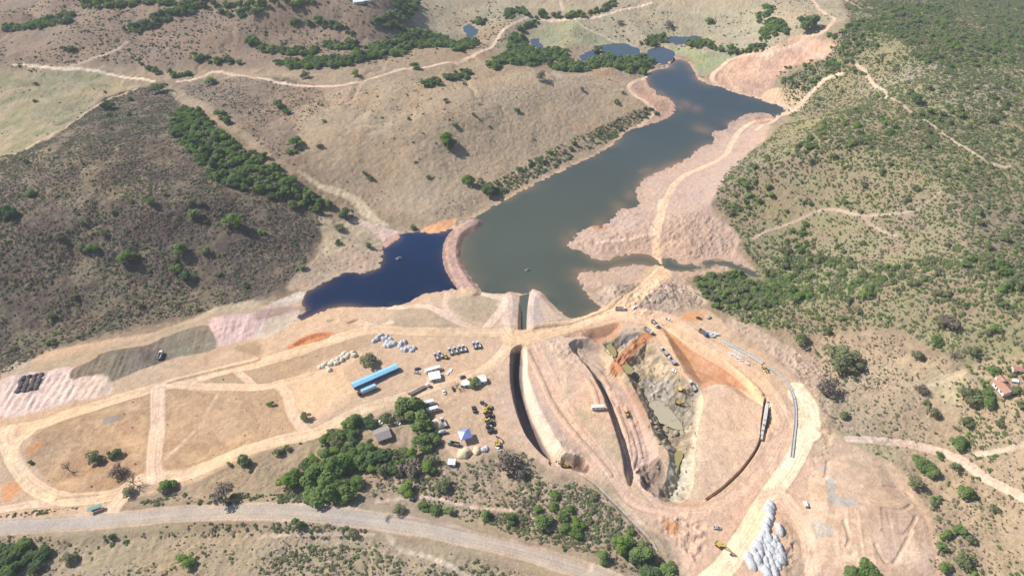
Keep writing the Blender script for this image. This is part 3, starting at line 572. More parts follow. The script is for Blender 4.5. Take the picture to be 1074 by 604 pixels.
def water(name, poly, z, m, label, cat, grow=5.0):
    q = spline_closed(np.asarray(poly, float), 2); A = np.sum(q[:,0]*np.roll(q[:,1], -1)-np.roll(q[:,0], -1)*q[:,1])
    if A < 0: q = q[::-1]
    e = np.roll(q, -1, 0)-np.roll(q, 1, 0); nn = np.stack([e[:,1], -e[:,0]], 1); nn /= np.linalg.norm(nn, axis=1)[:,None]+1e-9
    q = q+nn*grow
    bm = bmesh.new(); vs = [bm.verts.new((x, y, z)) for x, y in q]; f = bm.faces.new(vs); bmesh.ops.triangulate(bm, faces=[f]); bmesh.ops.recalc_face_normals(bm, faces=bm.faces)
    if bm.faces[:] and bm.faces[0].normal.z < 0: bmesh.ops.reverse_faces(bm, faces=bm.faces)
    me = bpy.data.meshes.new(name); bm.to_mesh(me); bm.free()
    return tag(link(name, me, m), label, cat, kind='structure')
MW1 = water_mat('turbid_water', (.082,.095,.080), (.048,.074,.095), 440, 760); MW2 = water_mat('blue_water', (.003,.013,.048), (.006,.02,.065), 400, 520); MW3 = water_mat('far_water', (.045,.075,.105), (.05,.08,.11), 700, 1000)
def lake(name, poly, z, deep, deep2, y0, y1, silt, label, cat, plumes=(), sw=.55, reach=5.0):
    sd_ = poly_sd(X, Y, poly, 40.0); m = sd_ < 3.0; cells = m[:-1,:-1] | m[1:,:-1] | m[:-1,1:] | m[1:,1:]
    q = Q[cells.reshape(-1)]; t = lin(y0, y1, Y+25*FC)[...,None]; col = np.asarray(deep, np.float32)*(1-t)+np.asarray(deep2, np.float32)*t
    col = col*(1+.10*FC+.05*FD)[...,None]
    w = np.exp(np.minimum(sd_, 0)/reach)*sw*sstep(-.7, .7, FC+.4*FB)
    for px, py, r in plumes:
        c = on_plane([(px, py)])[0]; w = np.maximum(w, .33*np.exp(-(((X-c[0]+2*WX)/r)**2+((Y-c[1]+2*WY)/(r*1.5))**2)))
    w = w[...,None]; col = col*(1-w)+np.asarray(silt, np.float32)*w
    VV = V.copy(); VV[:,2] = z
    me = grid_mesh(name, q, VV, None, col.reshape(-1, 3)); return tag(link(name, me, WATER), label, cat, kind='structure')
def grid_water():
    m = bpy.data.materials.new('lake_water'); m.use_nodes = True; n = m.node_tree; p = n.nodes['Principled BSDF']; p.inputs['IOR'].default_value = 1.33
    a = n.nodes.new('ShaderNodeAttribute'); a.attribute_name = 'soil'; n.links.new(a.outputs['Color'], p.inputs['Base Color']); g = n.nodes.new('ShaderNodeNewGeometry')
    k = n.nodes.new('ShaderNodeTexNoise'); k.inputs['Scale'].default_value = .02; k.inputs['Detail'].default_value = 3; n.links.new(g.outputs['Position'], k.inputs['Vector'])
    r = n.nodes.new('ShaderNodeMapRange'); r.inputs[1].default_value = .35; r.inputs[2].default_value = .65; r.inputs[3].default_value = .06; r.inputs[4].default_value = .22; n.links.new(k.outputs['Fac'], r.inputs[0]); n.links.new(r.outputs[0], p.inputs['Roughness'])
    w = n.nodes.new('ShaderNodeTexNoise'); w.inputs['Scale'].default_value = .45; w.inputs['Detail'].default_value = 4; n.links.new(g.outputs['Position'], w.inputs['Vector'])
    b = n.nodes.new('ShaderNodeBump'); b.inputs['Strength'].default_value = .3; b.inputs['Distance'].default_value = .15; n.links.new(w.outputs['Fac'], b.inputs['Height']); n.links.new(b.outputs[0], p.inputs['Normal']); return m
WATER = grid_water()
lake('reservoir', ALLW[0], 0.0, (.068,.081,.064), (.034,.056,.078), 470, 760, (.33,.20,.115), 'grey green reservoir filling the valley behind the dam works', 'reservoir',
     [(633,236,9),(648,220,9),(664,206,8),(597,254,8),(719,109,9),(732,114,6),(737,134,9),(605,247,6),(681,180,6),(712,112,6),(691,98,5)])
lake('pond', ALLW[1], 0.0, (.003,.014,.050), (.008,.032,.10), 400, 500, (.22,.14,.09), 'deep blue pond left of the reservoir dyke', 'pond', [], .5, 2.5)
lake('creek', ALLW[2], 0.0, (.06,.075,.065), (.05,.07,.065), 470, 560, (.28,.19,.12), 'narrow dark creek right of the causeway', 'creek', [], .4, 1.5)
for p, l in zip(FARPONDS, ['largest blue pond among trees above the reservoir','small blue pond left of the far ponds by riverside trees','round blue pond just above the reservoir head','blue pond farthest right above the tree line','narrow pond behind the riverside trees','bend of the blue river by the earth track at top']):
    water('far_pond', on_plane(p), 0.0, MW3, l, 'pond', 9.0)
water('inlet_water', on_plane(T("P 545,308 556,306 555,343 544,344"), 0.3), 0.012, MW1, 'green water in the narrow inlet slot', 'water', 0)
# ------------------------------------------------------------------ pit ponds, placed on the finished surface
def hit(P):
    """photo points -> 3D points on the finished ground"""
    P = np.asarray(P, float).reshape(-1, 2); out = []
    for d in rays(P):
        zs = np.arange(75, -12, -.15); t = (zs-CAM_H)/d[2]; g = zat(d[0]*t, d[1]*t); k = np.argmax(g >= zs)
        if g[k] < zs[k]: k = len(zs)-1
        out.append((d[0]*t[k], d[1]*t[k], g[k]))
    return np.array(out)
MUD = water_mat('muddy_water', (.40,.35,.25), (.40,.35,.25), 0, 1, .2); OCH = water_mat('ochre_water', (.30,.255,.105), (.30,.255,.105), 0, 1, .2)
def pit_pond(s, m, label, dz=.35):
    q = hit(T(s)); z = float(np.median(q[:,2]))+dz
    p = on_plane(T(s), z); o = water('pit_pond', p, z, m, label, 'pond', 0.3); return o
pit_pond("P 677,424 690,421 697,424 703,430 712,441 716,450 706,449 696,444 684,441 679,434", MUD, 'large milky beige pool on the floor of the pit', .5)
pit_pond("P 632,364 640,361 646,368 645,374 638,371", OCH, 'small olive pool above the orange ramp', .5)
pit_pond("P 651,385 658,382 664,389 657,392", OCH, 'small olive pool below the orange ramp', .5)
pit_pond("P 706,478 713,472 716,478 712,486 709,496 703,500 702,488", OCH, 'ochre pool at the lower end of the pit', .4)
# ------------------------------------------------------------------ plants
def leaf_mat(name, col, col2, transl=.48):
    m = bpy.data.materials.new(name); m.use_nodes = True; n = m.node_tree; n.nodes.clear()
    out = n.nodes.new('ShaderNodeOutputMaterial'); oi = n.nodes.new('ShaderNodeObjectInfo'); g = n.nodes.new('ShaderNodeNewGeometry')
    ms = n.nodes.new('ShaderNodeMath'); ms.operation = 'MULTIPLY'; ms.inputs[1].default_value = .45; n.links.new(g.outputs['Random Per Island'], ms.inputs[0])
    ma = n.nodes.new('ShaderNodeMath'); ma.operation = 'MULTIPLY_ADD'; ma.inputs[1].default_value = .75; n.links.new(oi.outputs['Random'], ma.inputs[0]); n.links.new(ms.outputs[0], ma.inputs[2])
    sb = n.nodes.new('ShaderNodeMath'); sb.operation = 'SUBTRACT'; sb.inputs[1].default_value = .1; n.links.new(ma.outputs[0], sb.inputs[0])
    mx = n.nodes.new('ShaderNodeMix'); mx.data_type = 'RGBA'; mx.inputs[6].default_value = (*col, 1); mx.inputs[7].default_value = (*col2, 1); n.links.new(sb.outputs[0], mx.inputs[0])
    df = n.nodes.new('ShaderNodeBsdfDiffuse'); tr = n.nodes.new('ShaderNodeBsdfTranslucent'); mi = n.nodes.new('ShaderNodeMixShader'); mi.inputs[0].default_value = transl
    n.links.new(mx.outputs[2], df.inputs[0]); n.links.new(mx.outputs[2], tr.inputs[0]); n.links.new(df.outputs[0], mi.inputs[1]); n.links.new(tr.outputs[0], mi.inputs[2]); n.links.new(mi.outputs[0], out.inputs[0])
    return m
LM = dict(green=leaf_mat('leaf_green', (.165,.260,.075), (.290,.380,.140)), dark=leaf_mat('leaf_dark', (.110,.185,.078), (.205,.275,.118)),
          bright=leaf_mat('leaf_bright', (.20,.32,.06), (.29,.40,.11)), olive=leaf_mat('leaf_olive', (.215,.252,.115), (.310,.325,.180)),
          dry=leaf_mat('twig_dry', (.145,.116,.098), (.240,.195,.158), .15), pale=leaf_mat('twig_pale', (.27,.235,.20), (.38,.325,.275), .15), straw=leaf_mat('straw', (.35,.295,.20), (.45,.37,.26), .2))
BARK = mat('bark', (.16,.12,.09), .95, .2, 3)
def leaf_cloud(name, lobes, n, size, m, seed, fill=.35, flat=.38):
    """a crown: leaf clumps (bent quads) spread over and inside several lobes"""
    r = np.random.default_rng(seed); vs, fs = [], []
    vol = np.array([l[3]*l[4] for l in lobes]); cnt = np.maximum(3, (n*vol/vol.sum()).astype(int))
    for (cx, cy, cz, rx, rz), c in zip(lobes, cnt):
        for _ in range(c):
            d = r.normal(size=3); d /= np.linalg.norm(d)
            if d[2] < -.35: d[2] *= -.6; d /= np.linalg.norm(d)
            rad = (1-fill*r.random()**1.5)*r.uniform(.9, 1.12)
            p = np.array([cx+d[0]*rx*rad, cy+d[1]*rx*rad, cz+d[2]*rz*rad])
            nn = d+r.normal(size=3)*flat+np.array([0, 0, .6]); nn /= np.linalg.norm(nn)
            a = np.cross(nn, r.normal(size=3)); a /= np.linalg.norm(a)+1e-9; b = np.cross(nn, a)
            s = size*r.uniform(.55, 1.35); k = len(vs); w = s*r.uniform(.5, .9)
            vs += [p-a*s, p-b*w+nn*s*.15, p+a*s, p+b*w-nn*s*.2]; fs.append((k, k+1, k+2, k+3))
    me = bpy.data.meshes.new(name); me.from_pydata([tuple(v) for v in vs], [], fs); me.materials.append(m); return me
def lobes_for(kind, r):
    """unit plants: crown about 1 wide (radius .5)"""
    L = []
    if kind == 'tree':
        for i in range(r.integers(9, 14)):
            a = r.uniform(0, 6.28); d = r.uniform(.14, .40)*(1 if i else 0); q = r.uniform(.12, .25); L.append((math.cos(a)*d, math.sin(a)*d, .42+r.uniform(-.14, .16)-d*.35, q, q*r.uniform(.8, 1.0)))
    elif kind == 'bush':
        for i in range(r.integers(4, 7)):
            a = r.uniform(0, 6.28); d = r.uniform(.1, .32); q = r.uniform(.16, .26); L.append((math.cos(a)*d, math.sin(a)*d, .22+r.uniform(-.06, .14), q, q*.9))
    else:
        for i in range(r.integers(3, 6)):
            a = r.uniform(0, 6.28); d = r.uniform(.08, .34); q = r.uniform(.13, .25); L.append((math.cos(a)*d, math.sin(a)*d, .2+r.uniform(-.06, .12), q, q*.85))
    return L
def trunk_mesh(name, seed, bare=False, h=.5):
    r = np.random.default_rng(seed); bm = bmesh.new()
    def limb(p, q, r0, r1, sides=6):
        p, q = Vector(p), Vector(q); z = (q-p).normalized(); a = z.orthogonal().normalized(); b = z.cross(a); ring = []
        for c, rr in ((p, r0), (q, r1)): ring.append([bm.verts.new(c+a*math.cos(t*6.283/sides)*rr+b*math.sin(t*6.283/sides)*rr) for t in range(sides)])
        for t in range(sides): bm.faces.new((ring[0][t], ring[0][(t+1) % sides], ring[1][(t+1) % sides], ring[1][t]))
    limb((0,0,-.08), (.01,.01,h*.45), .035, .027)
    for i in range(6 if not bare else 9):
        a = i*6.283/6+r.uniform(-.4, .4); d = r.uniform(.15, .3); e = (math.cos(a)*d, math.sin(a)*d, h*r.uniform(.8, 1.3)); limb((.01,.01,h*.4*r.uniform(.8,1.1)), e, .018, .008, 5)
        if bare:
            for j in range(5):
                t = r.uniform(.4, 1); s0 = Vector((.01,.01,h*.4)).lerp(Vector(e), t); b2 = a+r.uniform(-1, 1); limb(s0, s0+Vector((math.cos(b2)*.16, math.sin(b2)*.16, r.uniform(.02, .2))), .008, .003, 3)
    me = bpy.data.meshes.new(name); bm.to_mesh(me); bm.free(); me.materials.append(BARK); return me
PROT = {}
def protos(key, kind, m, n, size, count, seed, fill=.35):
    PROT[key] = [leaf_cloud(key, lobes_for(kind, np.random.default_rng(seed+i)), n, size, LM[m], seed*7+i, fill) for i in range(count)]
protos('tree_green', 'tree', 'green', 900, .060, 4, 100, .28); protos('tree_dark', 'tree', 'dark', 900, .060, 3, 200, .28); protos('tree_bright', 'tree', 'bright', 800, .060, 3, 300, .28)
protos('tree_olive', 'tree', 'olive', 800, .055, 3, 400, .32); protos('tree_dry', 'tree', 'dry', 620, .045, 3, 500, .5)
protos('bush_green', 'bush', 'green', 150, .095, 4, 600); protos('bush_bright', 'bush', 'bright', 130, .095, 2, 650); protos('bush_olive', 'bush', 'olive', 140, .095, 4, 700); protos('bush_dark', 'bush', 'dark', 150, .095, 3, 750)
protos('dry', 'dry', 'dry', 80, .085, 4, 800, .6); protos('pale', 'dry', 'pale', 70, .08, 3, 850, .6); protos('straw', 'dry', 'straw', 50, .09, 2, 900, .6)
TRUNK = [trunk_mesh('trunk', 11+i) for i in range(3)]; BARETR = [trunk_mesh('bare_trunk', 31+i, True, .62) for i in range(3)]
# --- scattering zones: outline, {plant: per 1000 square metres}, size range
SCAT = []     # (key, x, y, diameter, zone label)
def in_frame(x, y, m=60):
    z = 10.0; dx, dy, dz = x, y, z-CAM_H; dep = dy*CP-dz*SP; u = 537+F*dx/dep; v = 302-F*(dy*SP+dz*CP)/dep
    return (u > -m) & (u < 1074+m) & (v > -m) & (v < 604+m)
def scatter(poly, dens, sizes, label=None, edge=2.5, clump=0.0, cl_wl=22.0, warp=.8, seed=0):
    q = spline_closed(drape(T(poly) if isinstance(poly, str) else poly), 2)
    x0, y0 = q.min(0)-3; x1, y1 = q.max(0)+3; area = (x1-x0)*(y1-y0)
    for key, dn in dens.items():
        n = rng.poisson(area*dn/1000*1.6) if clump else rng.poisson(area*dn/1000)
        x = rng.uniform(x0, x1, n); y = rng.uniform(y0, y1, n)
        s = poly_sd(x+warp*2.4*fbm(x, y, 20, 2, 81), y+warp*2.4*fbm(x, y, 20, 2, 82), q, 40.0)
        ok = (s < -edge*rng.random(n)) & in_frame(x, y)
        if clump:
            c = fbm(x, y, cl_wl, 3, 90+hash(key) % 1 + seed); ok &= (rng.random(n) < np.clip(.6+clump*c*1.3, 0.03, 1))
        lo, hi = sizes.get(key.split('_')[0], (1.5, 3))
        d = lo+(hi-lo)*rng.random(n)**1.8
        for a, b, e in zip(x[ok], y[ok], d[ok]): SCAT.append((key, a, b, e, label))
LEFT = "P -60,165 0,165 40,150 60,140 105,105 145,92 170,95 200,115 240,140 265,165 300,190 335,215 338,235 328,265 312,288 285,306 240,320 190,332 120,348 60,362 20,384 -60,392"
S1 = dict(dry=(1.0, 2.6), pale=(1.0, 2.2), straw=(.8, 1.6), bush=(1.3, 3.4), tree=(4, 7))
scatter(LEFT, dict(dry=369, pale=87.8, bush_olive=52.6, bush_dark=10.5), S1, clump=.5)
scatter(LEFT, dict(bush_green=4.5, bush_bright=2.0, tree_olive=.8), S1, clump=1.2, cl_wl=60, seed=3)
scatter("P -40,300 40,290 90,310 150,330 120,348 60,362 20,384 -40,392", dict(bush_green=20, bush_olive=22, bush_dark=14, tree_olive=1.5), S1, clump=.9, cl_wl=40)
scatter("P -40,225 40,235 60,265 30,275 -40,270", dict(bush_green=22, bush_olive=16), S1, clump=.9)
scatter("P 10,180 60,150 105,110 150,100 90,165 20,235 -10,240", dict(bush_olive=16, bush_dark=10), S1, clump=.9)
scatter("P 150,92 185,95 180,120 215,150 200,165 150,140 110,120", dict(bush_olive=26, bush_green=14, tree_green=1.2), S1, clump=.7)
scatter("P 180,85 270,80 330,90 345,110 320,130 305,170 270,150 220,110", dict(dry=90, pale=21, bush_olive=12, bush_dark=7.5), S1, clump=.7)
scatter("P 170,80 240,90 340,100 430,80 470,95 400,125 330,110 300,140 230,100", dict(dry=43.2, pale=18, bush_olive=5.4), S1, clump=.8)
GU = "P 178,118 204,114 240,145 270,160 300,180 330,203 348,218 320,223 288,212 250,198 218,186 200,166 184,142"
scatter(GU, dict(tree_green=20, tree_dark=9, tree_bright=8, bush_green=24, bush_dark=10), dict(tree=(5, 9), bush=(2, 4.5)), 'gully', edge=2)
scatter("P 300,150 318,150 312,172 296,180", dict(tree_green=6, bush_green=20), S1)
scatter("P 330,195 370,215 380,225 350,232 330,222", dict(dry=40, bush_dark=14), S1)
scatter("P 505,197 540,180 560,165 620,138 665,116 688,116 690,122 665,132 640,147 600,167 560,187 540,200 512,206", dict(bush_olive=50.4, bush_dark=43.2, dry=90, tree_dark=4.5, bush_green=16.2), dict(bush=(2, 4.5), dry=(1.5, 3.5), tree=(4, 6.5)), clump=.5, edge=.3, warp=.25)
scatter("P 440,215 500,195 520,205 490,222 460,232", dict(dry=26, straw=20), S1, clump=.9)
# riverside woods of the upper valley
WOODS = ["A1 80,265 200,250 400,230 500,195 600,190 630,215 560,240 430,260 290,290 160,290 90,280","A1 430,190 560,170 650,135 720,140 800,165 820,200 700,205 600,190 500,205",
 "A1 470,95 560,50 600,-20 665,-20 665,60 600,105 640,135 520,130 490,110","A1 265,180 330,165 420,190 400,210 280,210","A1 -10,195 90,200 240,205 260,225 120,230 -10,215","A1 60,88 250,80 340,100 410,140 400,155 290,120 150,105",
 "A0 20,100 150,95 260,55 310,60 300,95 200,120 80,130 20,135","A0 500,120 600,90 700,50 760,30 850,15 860,40 740,80 640,120 560,145","A0 230,5 500,5 850,-20 850,20 500,40 330,30","A0 800,5 1073,5 A1 250,0 250,20 0,30 A0 900,30",
 "A2 -20,145 100,190 220,210 210,260 270,270 350,215 430,210 500,240 560,225 570,270 550,310 450,300 350,285 270,300 170,295 120,270 -20,270","A1 945,270 1000,245 1073,225 1073,265 990,290",
 "A2 10,125 80,80 110,45 120,75 60,130","A2 120,62 290,58 410,10 425,20 300,76 130,82","A2 -30,45 60,60 60,72 -30,70","A2 700,175 780,172 850,192 950,208 1000,188 1050,130 1073,120 1073,160 1020,218 930,228 830,212 740,202",
 "A2 515,195 560,155 650,148 660,175 570,202","A3 -10,110 50,78 90,120 90,145 -10,152","A1 810,200 870,170 910,180 900,205 830,225","A1 890,98 930,72 970,95 900,108","A1 1030,65 1073,48 1073,88","A1 760,330 800,318 870,298 888,318 820,338 770,342",
 "A1 680,345 760,340 755,355 700,372","A0 740,232 880,243 960,252 1012,268 940,274 820,258","A0 560,262 640,288 800,308 790,326 640,302","A0 900,50 1073,40 1073,70 960,70","A0 1010,160 1073,160 1073,185 1020,180","A1 0,20 60,30 20,60 -20,60","A2 1020,40 1060,30 1050,110 1010,90","A0 260,205 320,205 310,218 270,218"]
for w in WOODS: scatter(w, dict(tree_green=17, tree_dark=13, tree_bright=4, bush_dark=14, bush_green=20), dict(tree=(6, 11), bush=(2.5, 5)), 'valley', edge=.8, warp=.5)
scatter("P 0,0 330,0 300,60 180,70 90,65 0,68", dict(bush_dark=5.12, bush_olive=8, dry=19.2, pale=9.6), dict(bush=(2, 5), dry=(1.5, 4), pale=(1.5, 3)), clump=1.2, cl_wl=70)
scatter("P 330,0 520,0 510,60 300,75", dict(bush_dark=3.84, bush_olive=4.8, dry=16), dict(bush=(2, 5), dry=(1.5, 4)), clump=1.2, cl_wl=70)
scatter("P 430,0 900,0 870,35 770,60 560,60 500,40", dict(bush_dark=1.8, bush_olive=3, dry=4), dict(bush=(2, 4.5), dry=(1.5, 4)), clump=1.2, cl_wl=60)
scatter("A2 820,60 930,50 980,90 930,115 840,100", dict(dry=30, bush_dark=8), S1)
scatter("P 0,75 140,85 100,110 60,140 0,165 -40,160", dict(bush_dark=.9, bush_olive=1.4, dry=3), dict(bush=(1.5, 3.5), dry=(1.2, 2.6)), clump=1.2)
scatter("P 310,125 350,95 450,85 560,75 680,90 660,110 600,140 540,170 500,200 470,220 430,225 380,215 330,170", dict(bush_olive=1.4, bush_dark=1, dry=8, straw=20, pale=6), dict(bush=(1.5, 4), dry=(1, 2.6), straw=(.8, 1.8), pale=(.8, 1.6)), clump=1.3, cl_wl=35)
# right hillside
RH = "P 900,-30 1120,-30 1120,390 1000,380 950,350 900,345 860,350 800,345 760,330 738,308 726,295 742,287 792,286 780,260 762,230 748,205 772,170 802,150 832,125 818,95 832,75 870,55 890,20"
S2 = dict(dry=(1.1, 2.6), pale=(1.0, 2.2), straw=(.9, 1.8), bush=(1.3, 3.6), tree=(3.5, 6.5))
scatter(RH, dict(dry=67.5, pale=45.9, straw=27, bush_olive=81, bush_green=29.7, bush_dark=4.05), S2, clump=.6, cl_wl=30)
scatter(RH, dict(bush_olive=61.9, bush_green=47.3, bush_bright=9.1, tree_olive=1.82), S2, clump=1.3, cl_wl=75, seed=5)
for g, dn in (("P 885,30 930,12 990,5 1000,25 925,52 870,52 865,38", 1.3), ("P 850,60 960,52 1074,52 1074,66 1000,72 920,78 850,78", .8), ("P 750,197 790,172 850,145 870,120 920,118 955,140 870,165 825,190 795,230 762,228", .85),
              ("P 728,292 790,286 805,270 830,242 852,236 862,262 920,276 980,270 1110,290 1110,335 1010,322 950,310 880,318 830,316 780,332 748,318", 1.7), ("P 735,308 780,300 830,300 840,330 790,340 755,326", 1.0), ("A3 60,280 250,255 420,260 380,310 250,340 180,385 60,350", .9), ("P 950,120 1000,108 1074,100 1074,125 980,130", .6), ("P 880,80 1074,70 1074,20 1010,20 940,45", .45)):
    scatter(g, dict(tree_green=5.0*dn, tree_olive=5*dn, tree_bright=1.2*dn, bush_green=34*dn, bush_olive=34*dn, bush_dark=9*dn), dict(tree=(4, 7.5), bush=(2, 4.5)), 'hillside', clump=.4)
RL = "P 865,352 950,352 1000,382 1110,392 1110,620 988,620 978,540 952,500 904,467 878,450 862,412"
scatter(RL, dict(dry=50.2, pale=37.6, straw=92, bush_olive=18.8, bush_green=6.69), dict(dry=(1, 2.6), pale=(1, 2.2), straw=(.7, 1.5), bush=(1.3, 3)), clump=.9, cl_wl=25)
scatter("P 845,345 900,345 960,355 1000,385 930,410 870,400", dict(dry=102, pale=72, bush_olive=24), dict(dry=(1.2, 2.8), pale=(1, 2.4), bush=(1.5, 3.5)), clump=.8)
scatter("P 975,540 1074,470 1110,500 1110,620 990,620", dict(dry=44.8, bush_olive=25.6, bush_green=16, straw=64), dict(dry=(1, 2.4), bush=(1.2, 3), straw=(.7, 1.4)), clump=.9)
scatter("P 770,330 850,372 865,395 835,392 800,366 770,348", dict(dry=30, pale=26), dict(dry=(1, 2.2), pale=(.9, 2)), clump=.8)
scatter("P 636,302 700,297 733,308 742,320 715,328 690,331 672,333 652,325", dict(dry=70, pale=50), dict(dry=(1, 2.4), pale=(.9, 2.2)), clump=.5)
scatter("B2 640,300 780,300 900,330 920,400 930,460 800,480 680,490 640,400", dict(dry=9, pale=26), dict(dry=(.8, 2), pale=(.7, 1.5)), clump=.9)
# south of the yard
GR = "P 296,507 318,486 332,474 345,462 370,455 395,470 425,475 430,485 397,496 382,502 372,517 358,527 340,522 312,512"
scatter(GR, dict(tree_green=22, tree_bright=11, tree_dark=4, tree_olive=6, bush_green=20), dict(tree=(6, 9.5), bush=(2.5, 4)), 'grove', edge=1.5)
scatter("P 345,457 365,442 385,438 405,438 416,442 390,450 362,462", dict(tree_green=16, tree_dark=9.6, tree_olive=9.6, bush_olive=22.4), dict(tree=(4.5, 7.5), bush=(2, 4)), 'grove')
scatter("P 420,428 436,418 447,430 452,447 457,457 455,470 442,480 430,472 440,456 432,448 424,440", dict(tree_green=13, tree_dark=8, tree_bright=3, bush_green=10), dict(tree=(5.5, 9), bush=(2, 4)), 'grove', edge=1)
scatter("P 277,478 305,463 322,457 330,462 306,474 282,482", dict(tree_olive=20, tree_dark=15, bush_dark=40), dict(tree=(4, 6), bush=(2, 3.5)), 'grove', edge=.3, warp=.25)
SCR = "P 440,488 480,480 520,474 545,472 560,484 578,502 605,502 640,522 668,552 695,590 660,604 600,578 540,553 480,538 420,523 385,522 400,500"
scatter(SCR, dict(dry=255, pale=68, straw=68, bush_olive=119, bush_dark=17, bush_green=23.8), dict(dry=(1.2, 2.8), pale=(1, 2.2), straw=(.7, 1.5), bush=(1.5, 3.4)), clump=.5)
scatter("P 372,508 400,492 430,490 440,500 420,515 385,520", dict(dry=120, bush_olive=20), dict(dry=(1.4, 3), bush=(1.5, 3)))
scatter("P 600,500 640,525 670,555 690,590 650,600 620,565 590,530", dict(bush_olive=90, bush_dark=26, dry=110, bush_green=12, tree_olive=2.5, tree_green=1.5), dict(bush=(1.4, 3.2), dry=(1.2, 2.6), tree=(3.5, 6)), clump=.6)
scatter("P 440,520 500,524 560,545 600,565 590,580 520,555 440,535", dict(bush_dark=68, bush_olive=60, bush_green=24, dry=80), dict(bush=(1.3, 2.8), dry=(1.2, 2.4)), clump=.7, edge=.3, warp=.25)
scatter("D0 585,312 700,262 850,270 1073,262 D1 250,262 260,300 0,312 D0 820,312", dict(bush_olive=200, bush_dark=120, dry=240, straw=160), dict(bush=(1.8, 3.6), dry=(1.6, 3), straw=(1, 1.8)), clump=.5, edge=.3, warp=.25)
scatter("D0 -40,365 100,340 240,320 400,298 480,285 440,312 200,350 -40,385", dict(bush_olive=120, straw=160, dry=120), dict(bush=(1.3, 2.6), straw=(1, 1.8), dry=(1.2, 2.4)), clump=.5, edge=.3, warp=.25)
scatter("D0 560,440 700,400 1073,385 D1 330,390 480,420 300,450 0,440 D0 700,445", dict(bush_olive=105, straw=140, dry=210, bush_dark=35), dict(bush=(1.5, 3), straw=(1, 1.8), dry=(1.4, 2.8)), clump=.5, edge=.3, warp=.25)
SO = "P -40,566 120,566 330,568 470,578 560,604 560,640 -40,640"
scatter(SO, dict(dry=64, pale=40, straw=144, bush_olive=36, bush_green=12), dict(dry=(.9, 2.2), pale=(.8, 1.8), straw=(.6, 1.3), bush=(1.1, 2.6)), clump=.9)
scatter("D1 0,520 270,470 520,465 700,520 900,560 1073,590 1073,640 0,640", dict(bush_olive=170, bush_green=30, dry=150, pale=50, straw=60), dict(bush=(1.2, 3), dry=(1, 2.4), pale=(1, 2), straw=(.7,1.4)), clump=.8)
scatter("D0 -40,440 80,440 190,495 190,535 130,604 130,650 -40,650", dict(tree_green=25, tree_dark=25, bush_dark=50), dict(tree=(5.5, 9), bush=(2, 4)), 'corner', edge=1)
scatter("D0 80,450 200,450 240,480 200,560 190,500", dict(dry=60, bush_olive=20), dict(dry=(1.2, 2.6), bush=(1.2, 2.4)))
scatter("D0 390,470 450,430 540,438 535,470 440,492", dict(bush_green=90, bush_dark=60, tree_dark=10), dict(bush=(1.4, 3), tree=(3, 4.5)), edge=.3, warp=.25)
# sparse tufts in the brown fields
for f in ("C0 180,592 560,470 640,445 630,604 D0 600,100 500,230 270,250 110,120", "C0 690,435 1073,435 C1 120,480 160,590 D0 900,110 700,130 670,0", "C0 720,402 1073,338 C1 300,240 470,205 250,310 0,400"):
    scatter(f, dict(dry=5, bush_olive=2.2, straw=10), dict(dry=(.7, 1.6), bush=(.7, 1.5), straw=(.6, 1.2)), clump=1.0)
scatter("D0 680,200 1000,130 1073,130 D1 40,120 90,200 40,240 0,250 D0 700,260", dict(straw=50, dry=12), dict(straw=(.6, 1.3), dry=(.8, 1.6)))
scatter("B1 240,300 420,330 520,440 500,520 400,535 250,600 120,604 280,450", dict(dry=22, straw=24, bush_olive=3), dict(dry=(.9, 2.2), straw=(.7, 1.4), bush=(1.2, 2.4)), clump=.9)
print('scattered', len(SCAT), round(time.time()-T0, 1))
# --- plants traced one by one: survey point, crown diameter (photo px), kind, label
HAND = []
def H(s, d, kind, label, cat=None): HAND.append((T(s)[0], d, kind, label, cat or ('tree' if kind.startswith('tree') or kind == 'bare' else 'shrub')))
H("C1 470,302", 18, 'tree_olive', 'round olive tree above the long blue roof')
H("D0 400,108", 15, 'tree_olive', 'grey green round tree in the brown left field, left of the darker one')
H("D0 482,88", 13, 'tree_dark', 'dark round tree in the brown left field, right of the grey green one')
H("D0 290,150", 14, 'bare', 'leafless tree standing in the left part of the brown field')
H("D0 498,158", 18, 'tree_dry', 'dry brown tree in the lower right of the brown left field')
H("D0 560,205", 16, 'bare', 'leafless tree beside the earth road junction')
H("D0 546,246", 13, 'tree_olive', 'grey leafed tree at the junction just above the highway')
H("D0 703,218", 17, 'tree_green', 'round green tree below the earth road, right of the junction')
H("D0 1022,122", 15, 'tree_dark', 'dark green tree at the left end of the row below the earth road')
H("D0 960,135", 7, 'bush_olive', 'small olive shrub left of the dark tree below the earth road')
H("D0 130,127", 7, 'bush_dark', 'small dark shrub inside the bend of the left earth road')
H("D0 930,265", 24, 'tree_dry', 'large dry brown tree on the north verge of the highway')
H("D0 775,523", 17, 'tree_bright', 'bright green round tree below the highway')
H("D0 296,525", 13, 'tree_olive', 'olive tree below the highway near the dark corner grove')
H("D1 170,385", 12, 'tree_green', 'small green tree on the lower edge of the highway')
H("D1 400,415", 12, 'tree_olive', 'small olive tree below the tree shadow on the highway')
H("D1 712,145", 15, 'tree_bright', 'bright green tree right of the grove near the white hut')
H("D1 628,236", 16, 'tree_bright', 'yellow green tree in the brown scrub above the highway')
H("D1 770,218", 17, 'tree_olive', 'dark olive tree in the scrub below the white hut')
H("D1 370,245", 22, 'tree_green', 'green tree at the bottom tip of the grove beside the highway')
H("D1 285,230", 30, 'tree_green', 'large green tree in the front of the grove above the highway')
H("D1 230,250", 18, 'tree_green', 'green tree at the front left corner of the grove')
H("D1 130,212", 20, 'tree_bright', 'bright green tree at the far left tip of the grove')
